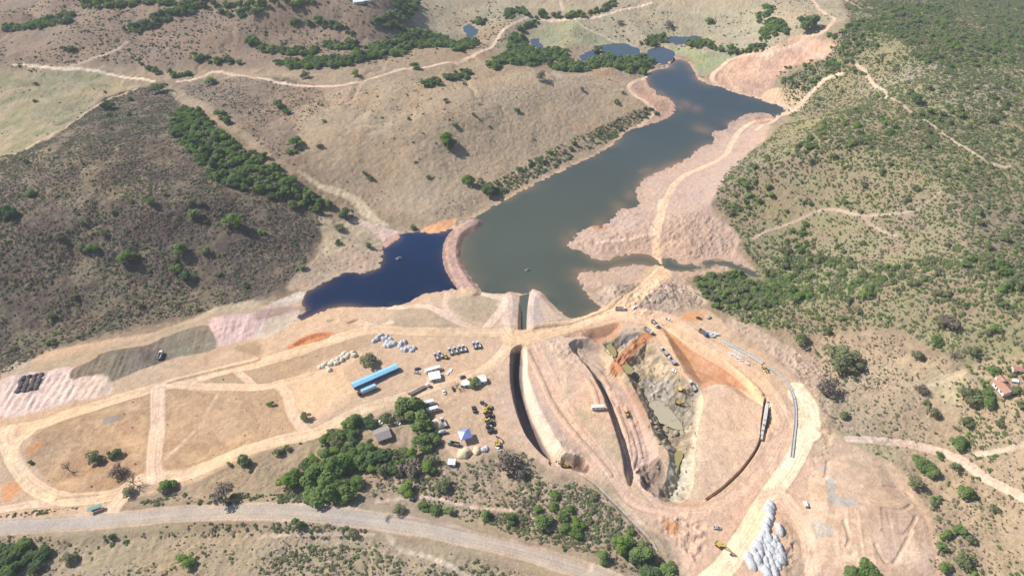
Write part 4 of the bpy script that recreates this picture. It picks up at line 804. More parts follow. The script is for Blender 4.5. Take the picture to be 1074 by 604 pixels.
H("D1 235,170", 24, 'tree_green', 'green tree in the left middle of the grove')
H("D1 330,130", 28, 'tree_green', 'broad green tree in the centre of the grove')
H("D1 520,105", 24, 'tree_dark', 'dark green tree of the grove just below the grey roofed house')
H("D1 560,150", 16, 'tree_dark', 'dark tree at the right tip of the grove')
H("D1 595,320", 12, 'tree_olive', 'olive tree above the highway, left of the roadside row')
for i, (x, y, dd) in enumerate([(690,310,12),(740,325,12),(800,325,11),(950,345,13),(1050,362,12)]):
    H(f"D1 {x},{y}", dd, 'tree_green', ['leftmost','second','third','fourth','fifth'][i]+' green tree in the row above the curving highway')
for i, (x, y, dd, kk) in enumerate([(165,265,10,'tree_green'),(95,320,9,'tree_bright'),(162,312,10,'tree_green'),(122,375,16,'tree_green'),(200,352,13,'tree_green'),(262,378,14,'tree_bright'),(215,402,14,'tree_green'),(260,415,14,'tree_green'),(450,465,22,'tree_bright'),(520,490,24,'tree_green'),(365,520,15,'tree_green'),(640,575,20,'tree_green'),(560,570,18,'tree_dark'),(500,520,18,'tree_dark')]):
    H(f"D2 {x},{y}", dd, kk, ['small green tree below the bare canal bank','tiny bright green tree left of the canal drain','green tree second below the canal bank','round green tree nearest the highway in the canal scrub','green tree between the scrub and the highway','bright green tree in the middle of the canal scrub','green tree left of the twin trees by the highway','green tree under the bright one above the highway','brightest large tree in the scrub right of the highway','large green tree beside the brightest scrub tree','round tree at the lower left of the big scrub trees','green tree at the bottom edge right of the scrub','dark tree at the foot of the scrub slope','dark tree between the two large scrub trees'][i])
for i, (x, y, dd, kk, l) in enumerate([(800,42,18,'tree_green','round green tree above the right hand earth track'),(648,125,20,'tree_green','large olive green tree above its twin on the right slope'),(688,160,15,'tree_green','green tree touching the large olive green one on the right slope'),(606,206,17,'tree_olive','olive tree at the edge of the graded terrace'),(826,252,18,'tree_green','round green tree alone on the lower right slope'),(716,97,9,'tree_green','small green tree below the right hand earth track'),(780,150,11,'tree_olive','small olive tree right of the twin trees'),(945,315,11,'tree_olive','small olive tree at the right edge slope'),(700,272,14,'bush_green','green shrub below the olive tree by the terrace'),(690,302,12,'bush_olive','olive shrub lowest beside the terrace edge'),
   (735,420,15,'bush_green','green shrub on the lower right slope, leftmost of three'),(796,405,13,'tree_green','green tree on the lower right slope, middle of three'),(840,440,12,'tree_olive','olive tree on the lower right slope, rightmost of three'),(730,485,14,'bush_green','pale green shrub below the three plants at right'),(745,562,16,'bush_green','green shrub near the bottom edge at right'),(822,530,20,'tree_olive','wide olive tree near the bottom right'),(852,580,12,'bush_bright','bright shrub at the bottom right edge'),(420,562,20,'tree_green','green tree at the bottom edge of the terrace'),(342,580,15,'tree_green','green tree at the bottom left corner of the terrace'),(380,572,12,'bush_green','green shrub between the two terrace trees at the bottom')]):
    H(f"D3 {x},{y}", dd, kk, l)
for x, y, dd, kk, l in [(300,305,30,'tree_olive','broad olive tree on the slope right of the culvert'),(345,315,22,'tree_olive','olive tree merged with the broad one right of the culvert'),(705,228,15,'tree_green','green tree with a dry neighbour on the right slope'),(768,278,18,'bare','dark leafless tree below the green one on the right slope'),(620,287,13,'tree_olive','small olive tree left of the leafless one on the right slope'),(850,262,12,'tree_olive','small dark olive tree above the farm hedge'),(935,345,13,'tree_green','green tree above the farmhouse garden'),(905,462,20,'tree_green','green tree just left of the farmhouse'),(840,455,24,'tree_olive','grey olive tree left of the farmhouse tree'),(640,427,13,'tree_dry','dry brown tree on the open right slope'),(255,412,24,'tree_dry','wide dry bush tree right of the culvert bend'),(310,530,14,'bush_olive','olive shrub right of the cream earth road'),(660,485,11,'bush_olive','olive shrub above its twin on the right slope'),(686,522,13,'tree_olive','olive tree below the olive shrub on the right slope'),(832,565,13,'tree_olive','olive tree left below the farmhouse'),(945,165,14,'bush_green','green shrub under the hillside woods at right'),(760,162,22,'tree_dry','dry grey tree under the hillside woods'),(1003,335,8,'bush_green','small green shrub behind the farmhouse'),(890,400,9,'bush_green','small shrub in the farm garden'),(1040,435,12,'tree_olive','olive tree right of the farmhouse'),(370,382,8,'bush_dark','small dark shrub below the broad olive tree'),(140,215,16,'tree_olive','olive tree under the woods above the culvert')]:
    H(f"C3 {x},{y}", dd, kk, l)
for x, y, dd, kk, l in [(885,335,12,'tree_green','green tree on the hill track at upper left'),(925,478,13,'tree_green','green tree on the scrubby slope right of the left hill'),(945,505,12,'tree_dark','dark tree touching the green one right of the left hill'),(148,350,6,'bush_dark','small dark shrub on the olive meadow, upper one'),(148,420,6,'bush_dark','small dark shrub on the olive meadow, lower one'),(440,380,5,'bush_olive','tiny shrub on the olive meadow edge'),(455,440,14,'tree_dark','dark tree at the corner of the olive meadow'),(665,365,15,'tree_dark','dark tree at the top of the left hill')]: H(f"A0 {x},{y}", dd, kk, l)
for x, y, dd, kk, l in [(790,582,15,'tree_bright','bright green lone tree on the tan pasture hill'),(165,588,15,'tree_green','green lone tree on the brown slope above the gully'),(277,502,7,'bush_green','tiny green shrub left on the pasture hill'),(655,277,10,'tree_green','green tree beside the upper earth track'),(786,418,7,'bush_green','tiny green shrub high on the pasture'),(632,492,5,'bush_dark','tiny dark shrub in the middle of the pasture'),(900,475,5,'bush_dark','tiny dark shrub right on the pasture'),(865,348,5,'bush_dark','tiny shrub below the roadside trees on the pasture'),(410,310,9,'tree_bright','bright shrub tree above the upper track'),(200,315,9,'tree_olive','olive tree above the bend of the upper track'),(820,520,7,'bush_dark','low dark shrub cluster on the pasture'),(95,435,12,'tree_dark','dark tree in the brush left of the pasture hill'),(125,470,10,'tree_dark','dark tree below another in the brush left of the pasture')]: H(f"A1 {x},{y}", dd, kk, l)
for x, y, dd, kk, l in [(110,315,13,'tree_dry','grey brown tree on the pasture below the riverside wood'),(425,420,9,'bush_green','green shrub left of the shore track'),(280,372,6,'bush_dark','tiny dark shrub on the pasture near the rock heap'),(812,85,9,'tree_green','small green tree beside the brown thicket at top'),(640,103,11,'tree_dry','reddish brown shrub tree in the upper meadow'),(440,95,8,'tree_dry','brown shrub tree left in the upper meadow'),(455,385,6,'bush_dark','tiny dark shrub left of the lake head'),(10,455,9,'bush_dark','dark shrub on the middle of the pasture slope'),(345,205,11,'tree_dark','dark tree between the two far ponds')]: H(f"A2 {x},{y}", dd, kk, l)
H("A3 168,95", 24, 'tree_dark', 'large dark tree by the fork of the earth tracks at top right'); H("A3 610,410", 14, 'tree_dark', 'dark tree beside the right hillside path')
for x, y, dd, kk, l in [(540,468,17,'tree_green','green tree in the middle of the scrub hill at left'),(570,475,10,'tree_dark','dark tree touching the green one in the middle of the scrub hill'),(750,437,16,'tree_green','round green tree right of the centre of the scrub hill'),(978,330,18,'tree_bright','bright green tree on the right flank of the scrub hill'),(735,520,11,'tree_bright','small bright tree low on the scrub hill'),(768,550,12,'tree_dark','dark bush tree low on the scrub hill'),(385,438,12,'tree_bright','bright green tree left of the centre of the scrub hill'),(350,432,11,'tree_olive','grey olive tree left of the centre of the scrub hill'),(130,212,9,'tree_green','small green tree on the upper left of the scrub hill'),(845,242,10,'bush_olive','olive shrub high on the scrub hill'),(40,290,20,'tree_dark','dark tree at the left edge of the picture on the scrub hill'),(820,300,16,'bush_green','green shrub below the gully wood'),(625,235,14,'bush_olive','olive shrub at the top of the scrub hill'),(855,445,10,'bush_green','green shrub low right on the scrub hill')]: H(f"B0 {x},{y}", dd, kk, l)
for x, y, dd, kk, l in [(880,152,13,'tree_green','green tree at the left end of the lakeside brush'),(930,157,11,'bush_olive','pale olive shrub beside the lakeside tree'),(962,190,17,'tree_dark','dark tree at the lower end of the lakeside brush'),(652,346,9,'bush_dark','small dark shrub above the blue pond'),(466,426,9,'bush_dark','dark shrub on the spit of the blue pond'),(343,410,9,'bush_dark','dark shrub on the bank left of the blue pond'),(342,350,11,'tree_olive','olive tree at the foot of the gully'),(372,292,14,'tree_dark','dark tree below the gully wood'),(450,122,6,'bush_dark','small dark shrub on the pasture, upper of a pair'),(470,141,7,'bush_dark','small dark shrub on the pasture, lower of a pair'),(800,2,13,'tree_dark','dark round tree beneath the bright lone tree'),(710,137,6,'bush_dark','tiny dark shrub on the lakeside pasture'),(20,370,9,'bush_bright','bright shrub on the right edge of the scrub hill'),(195,520,10,'bush_green','green shrub on the bank above the blue pond'),(260,8,8,'bush_dark','dark shrub above the stream gully')]: H(f"B1 {x},{y}", dd, kk, l)
for x, y, dd, kk, l in [(900,398,12,'tree_green','green tree between the white site canopies'),(830,414,10,'bare','leafless tree left of the white site canopies'),(205,541,11,'tree_olive','small round olive tree beside the earth track junction'),(55,484,9,'bush_green','green shrub in the brown field near the track'),(640,500,26,'tree_green','large green tree behind the grey roofed house'),(690,552,24,'tree_green','large green tree beside the white trailers'),(600,540,14,'tree_olive','grey olive tree left of the large trees by the trailers'),(540,542,15,'tree_olive','olive tree on the edge of the yard above the house'),(470,560,16,'tree_dark','dark green tree left above the house'),(408,556,17,'tree_green','green tree at the left of the row above the house')]: H(f"C1 {x},{y}", dd, kk, l)
H("P 443,463", 22, 'tree_green', 'large green tree below the white tank in the yard'); H("P 433,476", 16, 'tree_bright', 'bright green tree at the end of the path below the yard'); H("P 452,480", 15, 'tree_olive', 'olive tree below the large tree by the yard')
H("P 533,483", 26, 'tree_dry', 'broad dry brown thicket tree below the yard'); H("P 543,492", 14, 'tree_dry', 'smaller dry thicket beside the broad one below the yard')
H("P 428,488", 24, 'tree_dry', 'broad brown leafless thicket right of the grove')
OUTL = {'valley': ('leafy tree in the riverside woods of the upper valley', 'trees of the riverside woods'), 'gully': ('leafy green tree packed in the gully wood beside the left hill', 'trees of the gully wood'),
        'hillside': ('green tree in the dense wood on the right hillside', 'trees of the hillside wood'), 'grove': ('green tree crowded in the grove around the grey roofed house', 'trees of the grove'), 'corner': ('dark green tree in the grove at the bottom left corner', 'trees of the corner grove'), None: ('scattered small tree in the scrub of the hills', 'scattered scrub trees')}
nT = 0
def plant(name, key, x, y, z, d, label, cat, group=None, seed=0):
    r = random.Random(seed)
    root = bpy.data.objects.new(name, None); root.empty_display_size = .5; COL.objects.link(root)
    root.location = (x, y, z); root.rotation_euler = (0, 0, r.uniform(0, 6.28)); s = d*r.uniform(.95, 1.08); root.scale = (s, s*r.uniform(.9, 1.1), s*(r.uniform(.78, 1.0)))
    tag(root, label, cat, group)
    if key == 'bare': link('trunk', BARETR[seed % 3], None, root); link('crown', PROT['dry_fine'][seed % 2], None, root)
    else:
        link('trunk', TRUNK[seed % 3], None, root); pl = PROT[key]; link('crown', pl[seed % len(pl)], None, root)
    return root
protos('dry_fine', 'tree', 'dry', 90, .03, 2, 950, .9)
SY = {'bush_green': 1.1, 'tree_dry': .9}
for i, (p, d, key, label, cat) in enumerate(HAND):
    h = hit([p+np.array([0, d*.28])])[0]; dep = h[1]*CP+(CAM_H-h[2])*SP; dm = d*dep/F
    plant('tree' if cat == 'tree' else 'shrub', key, h[0], h[1], h[2], dm*1.08, label, cat, None, i)
used = [(hit([p])[0][:2]) for p, *_ in HAND]
arr = [(k, x, y, d, l) for k, x, y, d, l in SCAT]
ax = np.array([a[1] for a in arr]); ay = np.array([a[2] for a in arr]); ad = np.array([a[3] for a in arr]); az = zat(ax, ay)
dep = ay*CP+(CAM_H-az)*SP
keep = (az > .35)
# nothing grows on roads, water or the works
rr = np.interp(ay, ROWY, np.arange(NR)); ri = np.clip(np.round(rr).astype(int), 0, NR-1); ci = np.clip(np.round(np.interp(ax/ROWW[ri], COLU, np.arange(NC))).astype(int), 0, NC-1)
zid = ZID[ri, ci]; keep &= ~np.isin(zid, [1, 2, 3])
apx = ad/dep*F; istree = np.array([a[0].startswith('tree') for a in arr])
order = [i for i in np.argsort(-apx*istree) if keep[i] and istree[i]][:180]
big = set(order)
ONES = 'first second third fourth fifth sixth seventh eighth ninth tenth eleventh twelfth thirteenth fourteenth fifteenth sixteenth seventeenth eighteenth nineteenth'.split()
def nth(n):
    if n <= 19: return ONES[n-1]
    t = ['twent', 'thirt', 'fort', 'fift', 'sixt', 'sevent', 'eight', 'ninet'][n//10-2]
    return t+'ieth' if n % 10 == 0 else t+'y-'+ONES[n % 10-1]
HUE = {'green': 'mid green', 'dark': 'dark green', 'bright': 'bright green', 'olive': 'olive', 'dry': 'dry brown'}
PLC = {'valley': 'in the riverside woods', 'gully': 'in the left gully wood', 'hillside': 'in the right hillside wood', 'grove': 'in the house grove', 'corner': 'in the bottom left grove', None: 'in the hill scrub'}
cnt = {}
for j, i in enumerate(sorted(order, key=lambda i: ax[i]/dep[i])):
    k, x, y, d, l = arr[i]; hu = k.split('_')[1]; sz = 'large' if d > 6.5 else 'small'; kk = (hu, l, sz); cnt[kk] = cnt.get(kk, 0)+1
    plant('tree', k, x, y, az[i], d, '%s %s tree, %s such from left %s' % (sz, HUE[hu], nth(cnt[kk]), PLC[l]), 'tree', OUTL[l][1], 1000+j)
# the rest as three masses of stuff
def mass(name, label, cat, sel, keys):
    pc = bpy.data.collections.new(name+'_kinds'); order = {}
    n = 0
    for k in keys:
        order[k] = (n, len(PROT[k]))
        for me in PROT[k]: ob = bpy.data.objects.new('%s_%03d' % (name, n), me); pc.objects.link(ob); n += 1
    ids = [i for i in sel if arr[i][0] in order]; N = len(ids)
    me = bpy.data.meshes.new(name); me.vertices.add(N)
    co = np.stack([ax[ids], ay[ids], az[ids]-.05*ad[ids]], 1).astype(np.float32); me.vertices.foreach_set('co', co.ravel())
    r = np.random.default_rng(5)
    kin = np.array([order[arr[i][0]][0]+r.integers(order[arr[i][0]][1]) for i in ids], np.int32)
    a = me.attributes.new('kin', 'INT', 'POINT'); a.data.foreach_set('value', kin)
    rot = np.stack([r.normal(0, .12, N), r.normal(0, .12, N), r.uniform(0, 6.28, N)], 1).astype(np.float32)
    a = me.attributes.new('rot', 'FLOAT_VECTOR', 'POINT'); a.data.foreach_set('vector', rot.ravel())
    sc = np.stack([ad[ids]*r.uniform(.85, 1.2, N), ad[ids]*r.uniform(.85, 1.2, N), ad[ids]*r.uniform(.75, 1.15, N)*(1.0 if name == 'woodland' else .72)], 1).astype(np.float32)
    a = me.attributes.new('siz', 'FLOAT_VECTOR', 'POINT'); a.data.foreach_set('vector', sc.ravel())
    o = link(name, me); tag(o, label, cat, kind='stuff')
    ng = bpy.data.node_groups.new(name, 'GeometryNodeTree'); ng.interface.new_socket('Geometry', in_out='INPUT', socket_type='NodeSocketGeometry'); ng.interface.new_socket('Geometry', in_out='OUTPUT', socket_type='NodeSocketGeometry')
    gi = ng.nodes.new('NodeGroupInput'); go = ng.nodes.new('NodeGroupOutput'); ip = ng.nodes.new('GeometryNodeInstanceOnPoints'); ci_ = ng.nodes.new('GeometryNodeCollectionInfo')
    ci_.inputs['Collection'].default_value = pc; ci_.inputs['Separate Children'].default_value = True; ci_.inputs['Reset Children'].default_value = True; ip.inputs['Pick Instance'].default_value = True
    m2p = ng.nodes.new('GeometryNodeMeshToPoints')
    ng.links.new(gi.outputs[0], m2p.inputs[0]); ng.links.new(m2p.outputs[0], ip.inputs['Points']); ng.links.new(ci_.outputs[0], ip.inputs['Instance'])
    for nm, ty, sk in (('kin', 'INT', 'Instance Index'), ('rot', 'FLOAT_VECTOR', 'Rotation'), ('siz', 'FLOAT_VECTOR', 'Scale')):
        na = ng.nodes.new('GeometryNodeInputNamedAttribute'); na.data_type = ty; na.inputs['Name'].default_value = nm; ng.links.new(na.outputs['Attribute'], ip.inputs[sk])
    ng.links.new(ip.outputs[0], go.inputs[0])
    md = o.modifiers.new('scatter', 'NODES'); md.node_group = ng
    return N
rest = [i for i in range(len(arr)) if keep[i] and i not in big]
n1 = mass('woodland', 'far woods and thickets of mixed green trees', 'woodland', rest, ['tree_green', 'tree_dark', 'tree_bright', 'tree_olive', 'tree_dry'])
n2 = mass('green_scrub', 'low green and olive bushes spread over the hills', 'bushes', rest, ['bush_green', 'bush_bright', 'bush_olive', 'bush_dark'])
n3 = mass('dry_scrub', 'leafless brown brush and straw tufts covering the slopes', 'brush', rest, ['dry', 'pale', 'straw'])
print('plants', n1, n2, n3, len(HAND), round(time.time()-T0, 1))
# ------------------------------------------------------------------ object kit
M_ = dict(white=mat('white_paint', (.78,.78,.77), .45, .05, .8, spec=.5), yellow=mat('yellow_paint', (.52,.37,.07), .6, .18, 1.5, spec=.5), dark=mat('dark_steel', (.05,.048,.05), .6, .15, 2), rubber=mat('rubber', (.03,.03,.03), .85, .1, 3),
  rim=mat('rim_steel', (.42,.42,.42), .5, .1, 3, .4), glass=mat('cab_glass', (.025,.035,.045), .12, .02, 1, spec=.6), bluep=mat('blue_paint', (.05,.13,.36), .45, .06, 1, spec=.5), teal=mat('teal_paint', (.22,.42,.42), .45, .06, 1, spec=.5),
  silver=mat('silver_paint', (.45,.46,.48), .35, .05, 1, .4), charcoal=mat('charcoal_paint', (.06,.065,.075), .35, .05, 1, spec=.5), bed=mat('bed_steel', (.16,.135,.12), .75, .2, 1.2), load=mat('soil_load', (.46,.33,.24), .95, .2, 1.5, bump=.5, bscale=2),
  bluer=mat('blue_roof_sheet', (.25,.53,.74), .5, .10, .8, spec=.4), bluew=mat('blue_wall', (.06,.14,.36), .7, .08, .6), navy=mat('navy_canvas', (.10,.13,.36), .8, .05, .6), canvas=mat('blue_canvas', (.22,.28,.60), .8, .04, .6), lite=mat('pale_canvas', (.60,.66,.80), .8, .04, .6),
  whitew=mat('white_wall', (.70,.68,.65), .85, .06, .5), whiter=mat('white_roof_sheet', (.80,.80,.79), .6, .04, .5), greyr=mat('grey_tile', (.30,.27,.25), .9, .16, 1.2, bump=.4, bscale=2.5), clay=mat('clay_tile', (.42,.23,.165), .9, .16, 1.2), plaster=mat('plaster', (.55,.47,.40), .9, .1, .7),
  door=mat('door_wood', (.10,.07,.05), .8, .1, 2), conc=mat('concrete', (.44,.415,.39), .9, .10, .5, bump=.2), concl=mat('pale_concrete', (.55,.525,.49), .9, .08, .5), steel=mat('galvanised', (.50,.52,.54), .5, .1, 1, .5), wood=mat('weathered_wood', (.22,.17,.12), .9, .2, 2),
  stone=mat('crushed_stone', (.48,.48,.49), .95, .22, 1.3, bump=.9, bscale=1.8), cream=mat('cream_sand_heap', (.62,.54,.42), .95, .12, 1.3, bump=.5, bscale=1.8), sand=mat('sand_heap', (.66,.53,.36), .95, .1, 1.2, bump=.4, bscale=2), darkrock=mat('dark_rock_heap', (.115,.095,.09), .95, .25, 1.3, bump=.8, bscale=1.6),
  boulder=mat('boulder_stone', (.34,.28,.205), .9, .2, .9, bump=.6, bscale=1.5), greenp=mat('green_roof_sheet', (.10,.27,.24), .5, .06, .8), plate=mat('white_slab', (.60,.595,.58), .8, .06, .8), tank=mat('tank_white', (.74,.74,.76), .4, .05, .6, spec=.5), orange=mat('orange_paint', (.55,.20,.05), .5, .08, 1))
class MB:
    def __init__(s): s.bm = bmesh.new()
    def box(s, cx, cy, cz, lx, ly, lz, taper=(1, 1), shift=(0, 0), bev=0.0):
        v = []
        for k, z in enumerate((cz-lz/2, cz+lz/2)):
            tx, ty = (taper if k else (1, 1)); sx, sy = (shift if k else (0, 0))
            for a, b in ((-1,-1),(1,-1),(1,1),(-1,1)): v.append(s.bm.verts.new((cx+sx+a*lx/2*tx, cy+sy+b*ly/2*ty, z)))
        fs = [s.bm.faces.new([v[i] for i in f]) for f in ((3,2,1,0),(4,5,6,7),(0,1,5,4),(1,2,6,5),(2,3,7,6),(3,0,4,7))]
        if bev: bmesh.ops.bevel(s.bm, geom=list({e for f in fs for e in f.edges}), offset=bev, segments=2, affect='EDGES', profile=.6)
        return s
    def cyl(s, p, q, r0, r1=None, n=12, caps=True):
        r1 = r0 if r1 is None else r1; p, q = Vector(p), Vector(q); z = (q-p).normalized(); a = z.orthogonal().normalized(); b = z.cross(a); R_ = []
        for c, r in ((p, r0), (q, r1)): R_.append([s.bm.verts.new(c+a*math.cos(t*6.28319/n)*r+b*math.sin(t*6.28319/n)*r) for t in range(n)])
        for t in range(n): s.bm.faces.new((R_[0][t], R_[0][(t+1) % n], R_[1][(t+1) % n], R_[1][t]))
        if caps: s.bm.faces.new(R_[0][::-1]); s.bm.faces.new(R_[1])
        return s
    def bar(s, p, q, w, h):
        p, q = Vector(p), Vector(q); z = (q-p); L = z.length; z.normalize(); a = Vector((0, 1, 0)); a = (a-z*a.dot(z)).normalized(); b = z.cross(a); v = []
        for c in (p, q):
            for i, j in ((-1,-1),(1,-1),(1,1),(-1,1)): v.append(s.bm.verts.new(c+a*i*w/2+b*j*h/2))
        for f in ((3,2,1,0),(4,5,6,7),(0,1,5,4),(1,2,6,5),(2,3,7,6),(3,0,4,7)): s.bm.faces.new([v[i] for i in f])
        return s
    def prism(s, prof, y0, y1):
        A = [s.bm.verts.new((x, y0, z)) for x, z in prof]; B = [s.bm.verts.new((x, y1, z)) for x, z in prof]; n = len(prof)
        s.bm.faces.new(A); s.bm.faces.new(B[::-1])
        for i in range(n): s.bm.faces.new((A[i], B[i], B[(i+1) % n], A[(i+1) % n]))
        return s
    def poly(s, pts, th=0.06):
        """a flat sheet with thickness"""
        A = [Vector(p) for p in pts]; n = (A[1]-A[0]).cross(A[2]-A[0]).normalized(); B = [p-n*th for p in A]
        a = [s.bm.verts.new(p) for p in A]; b = [s.bm.verts.new(p) for p in B]; s.bm.faces.new(a); s.bm.faces.new(b[::-1])
        for i in range(len(a)): s.bm.faces.new((a[i], b[i], b[(i+1) % len(a)], a[(i+1) % len(a)]))
        return s
    def mesh(s, name, m, smooth=False):
        bmesh.ops.recalc_face_normals(s.bm, faces=s.bm.faces); me = bpy.data.meshes.new(name); s.bm.to_mesh(me); s.bm.free(); me.materials.append(M_[m] if isinstance(m, str) else m)
        if smooth:
            for p in me.polygons: p.use_smooth = True
        return me
class Kit(list):
    """parts of one kind of thing: (name, mesh, offset, index of parent part or None)"""
    def add(s, name, me, off=(0, 0, 0), par=None): s.append((name, me, off, par)); return len(s)-1
GS = .86; HAZE = .00011
def inst(kit, name, loc, yaw, label, cat, group=None, scale=1.0, up=None):
    root = bpy.data.objects.new(name, None); root.empty_display_size = .5; COL.objects.link(root); tag(root, label, cat, group)
    q = Matrix.Rotation(yaw, 3, 'Z')
    if up is not None:
        z = Vector(up).normalized(); x = q @ Vector((1, 0, 0)); y = z.cross(x).normalized(); x = y.cross(z); q = Matrix((x, y, z)).transposed()
    root.matrix_world = Matrix.Translation(Vector(loc)) @ q.to_4x4() @ Matrix.Scale(scale*GS, 4)
    obs = []
    for n, me, off, par in kit:
        o = bpy.data.objects.new(n, me); COL.objects.link(o); o.parent = root if par is None else obs[par]; o.location = off; obs.append(o)
    return root
def place(p, dirpx=(1, 0), L=4.0, W_=2.5):
    """ground point, heading and ground normal under a thing standing at a photo point and pointing along dirpx"""
    h = hit([p])[0]; a, b = on_plane([p, (p[0]+dirpx[0]*3, p[1]+dirpx[1]*3)], h[2]); yaw = math.atan2(b[1]-a[1], b[0]-a[0])
    e = np.array([math.cos(yaw), math.sin(yaw)]); f = np.array([-e[1], e[0]]); g = lambda v: float(zat(h[0]+v[0], h[1]+v[1])[0])
    sx = (g(e*L/2)-g(-e*L/2))/L; sy = (g(f*W_/2)-g(-f*W_/2))/W_; sx, sy = max(-.35, min(.35, sx)), max(-.35, min(.35, sy))
    x = Vector((e[0], e[1], sx)); y = Vector((f[0], f[1], sy)); up = x.cross(y).normalized()
    zc = (g(e*L/2)+g(-e*L/2)+g(f*W_/2)+g(-f*W_/2))/4
    return (h[0], h[1], zc-.02), yaw, up
def put_thing(kit, name, p, d, label, cat, group=None, scale=1.0, L=4.0):
    loc, yaw, up = place(p, d, L); return inst(kit, name, loc, yaw, label, cat, group, scale, up)
def wheels(k, xs, y, r, w=.5):
    ty = MB().cyl((0,-w/2,0), (0,w/2,0), r, n=14).mesh('wheel', 'rubber'); rm = MB().cyl((0,-w/2-.02,0), (0,w/2+.02,0), r*.55, n=10).mesh('rim', 'rim')
    for x in xs:
        for s in (-1, 1): i = k.add('wheel', ty, (x, s*y, r)); k.add('rim', rm, (0, 0, 0), i)
def truck_kit(cab='white', body='bed', loadm=None, L=8.6):
    k = Kit(); k.add('chassis', MB().box(-.2,0,.85,L-.6,.9,.35).box(L/2-.25,0,.6,.35,2.3,.4).mesh('chassis', 'dark'))
    c = k.add('cab', MB().box(L/2-1.1,0,1.9,2.0,2.4,1.9,(.86,.94),(-.08,0),.12).mesh('cab', cab)); k.add('windshield', MB().poly([(L/2-.12,-1.0,1.75),(L/2-.12,1.0,1.75),(L/2-.30,.95,2.6),(L/2-.30,-.95,2.6)][::-1], .05).mesh('windshield', 'glass'), (.06,0,0), c)
    for s in (-1, 1): k.add('side_window', MB().box(L/2-1.0,s*1.2,2.15,1.0,.06,.65).mesh('side_window', 'glass'), (0,0,0), c); k.add('mirror', MB().box(L/2-.2,s*1.4,2.1,.15,.2,.5).mesh('mirror', 'dark'), (0,0,0), c)
    bx = L-2.9; x0 = L/2-2.3-bx/2
    b = MB().box(x0,0,1.15,bx,2.45,.12).box(x0,-1.22,1.85,bx,.12,1.4).box(x0,1.22,1.85,bx,.12,1.4).box(x0+bx/2,0,2.0,.12,2.45,1.7).box(x0-bx/2,0,1.75,.12,2.4,1.2)
    for i in range(5): b.box(x0-bx/2+.5+i*(bx-1)/4,-1.31,1.85,.12,.08,1.35).box(x0-bx/2+.5+i*(bx-1)/4,1.31,1.85,.12,.08,1.35)
    b.box(x0+bx/2+.5,0,2.9,1.0,2.3,.08)
    d = k.add('dump_bed', b.mesh('dump_bed', body))
    if loadm: k.add('load', MB().box(x0,0,1.95,bx-.3,2.25,1.5,(.45,.3)).mesh('load', loadm), (0,0,0), d)
    wheels(k, (L/2-1.3, -L/2+2.3, -L/2+1.0), 1.02, .52, .42); return k
def car_kit(paint='white', pickup=False, van=False):
    k = Kit(); L = 4.6 if not pickup else 5.2
    if van: prof = [(-2.3,.35),(2.3,.35),(2.35,.9),(1.9,1.15),(1.35,1.95),(-2.2,1.98),(-2.35,.9)]
    elif pickup: prof = [(-2.6,.4),(2.5,.4),(2.55,.9),(1.3,1.1),(.85,1.72),(-.55,1.75),(-.75,1.1),(-2.6,1.1)]
    else: prof = [(-2.2,.35),(2.2,.35),(2.25,.8),(1.1,.98),(.4,1.45),(-1.2,1.48),(-1.9,1.02),(-2.25,.95)]
    b = k.add('body', MB().prism(prof, -.86, .86).mesh('body', paint))
    if pickup: k.add('cargo_bed', MB().box(-1.65,0,1.11,1.7,1.45,.06).mesh('cargo_bed', 'dark')); 
    t = prof[4]; h = prof[3]; k.add('windshield', MB().poly([(h[0]-.02,-.72,h[1]+.06),(h[0]-.02,.72,h[1]+.06),(t[0]+.1,.68,t[1]-.06),(t[0]+.1,-.68,t[1]-.06)][::-1], .05).mesh('windshield', 'glass'), (.05,0,.03), b)
    r0 = prof[5]; r1 = prof[6]; k.add('rear_window', MB().poly([(r1[0]+.02,.68,r1[1]+.08),(r1[0]+.02,-.68,r1[1]+.08),(r0[0]-.05,-.64,r0[1]-.08),(r0[0]-.05,.64,r0[1]-.08)][::-1], .05).mesh('rear_window', 'glass'), (-.05,0,.03), b)
    for s in (-1, 1): k.add('side_window', MB().box((t[0]+r0[0])/2,s*.865,t[1]-.28,abs(t[0]-r0[0])*.9,.04,.36).mesh('side_window', 'glass'), (0,0,0), b); k.add('headlight', MB().box(L/2-.1,s*.6,.72,.1,.3,.16).mesh('headlight', 'steel'), (0,0,0), b)
    wheels(k, (1.4, -1.4), .78, .34, .22); return k
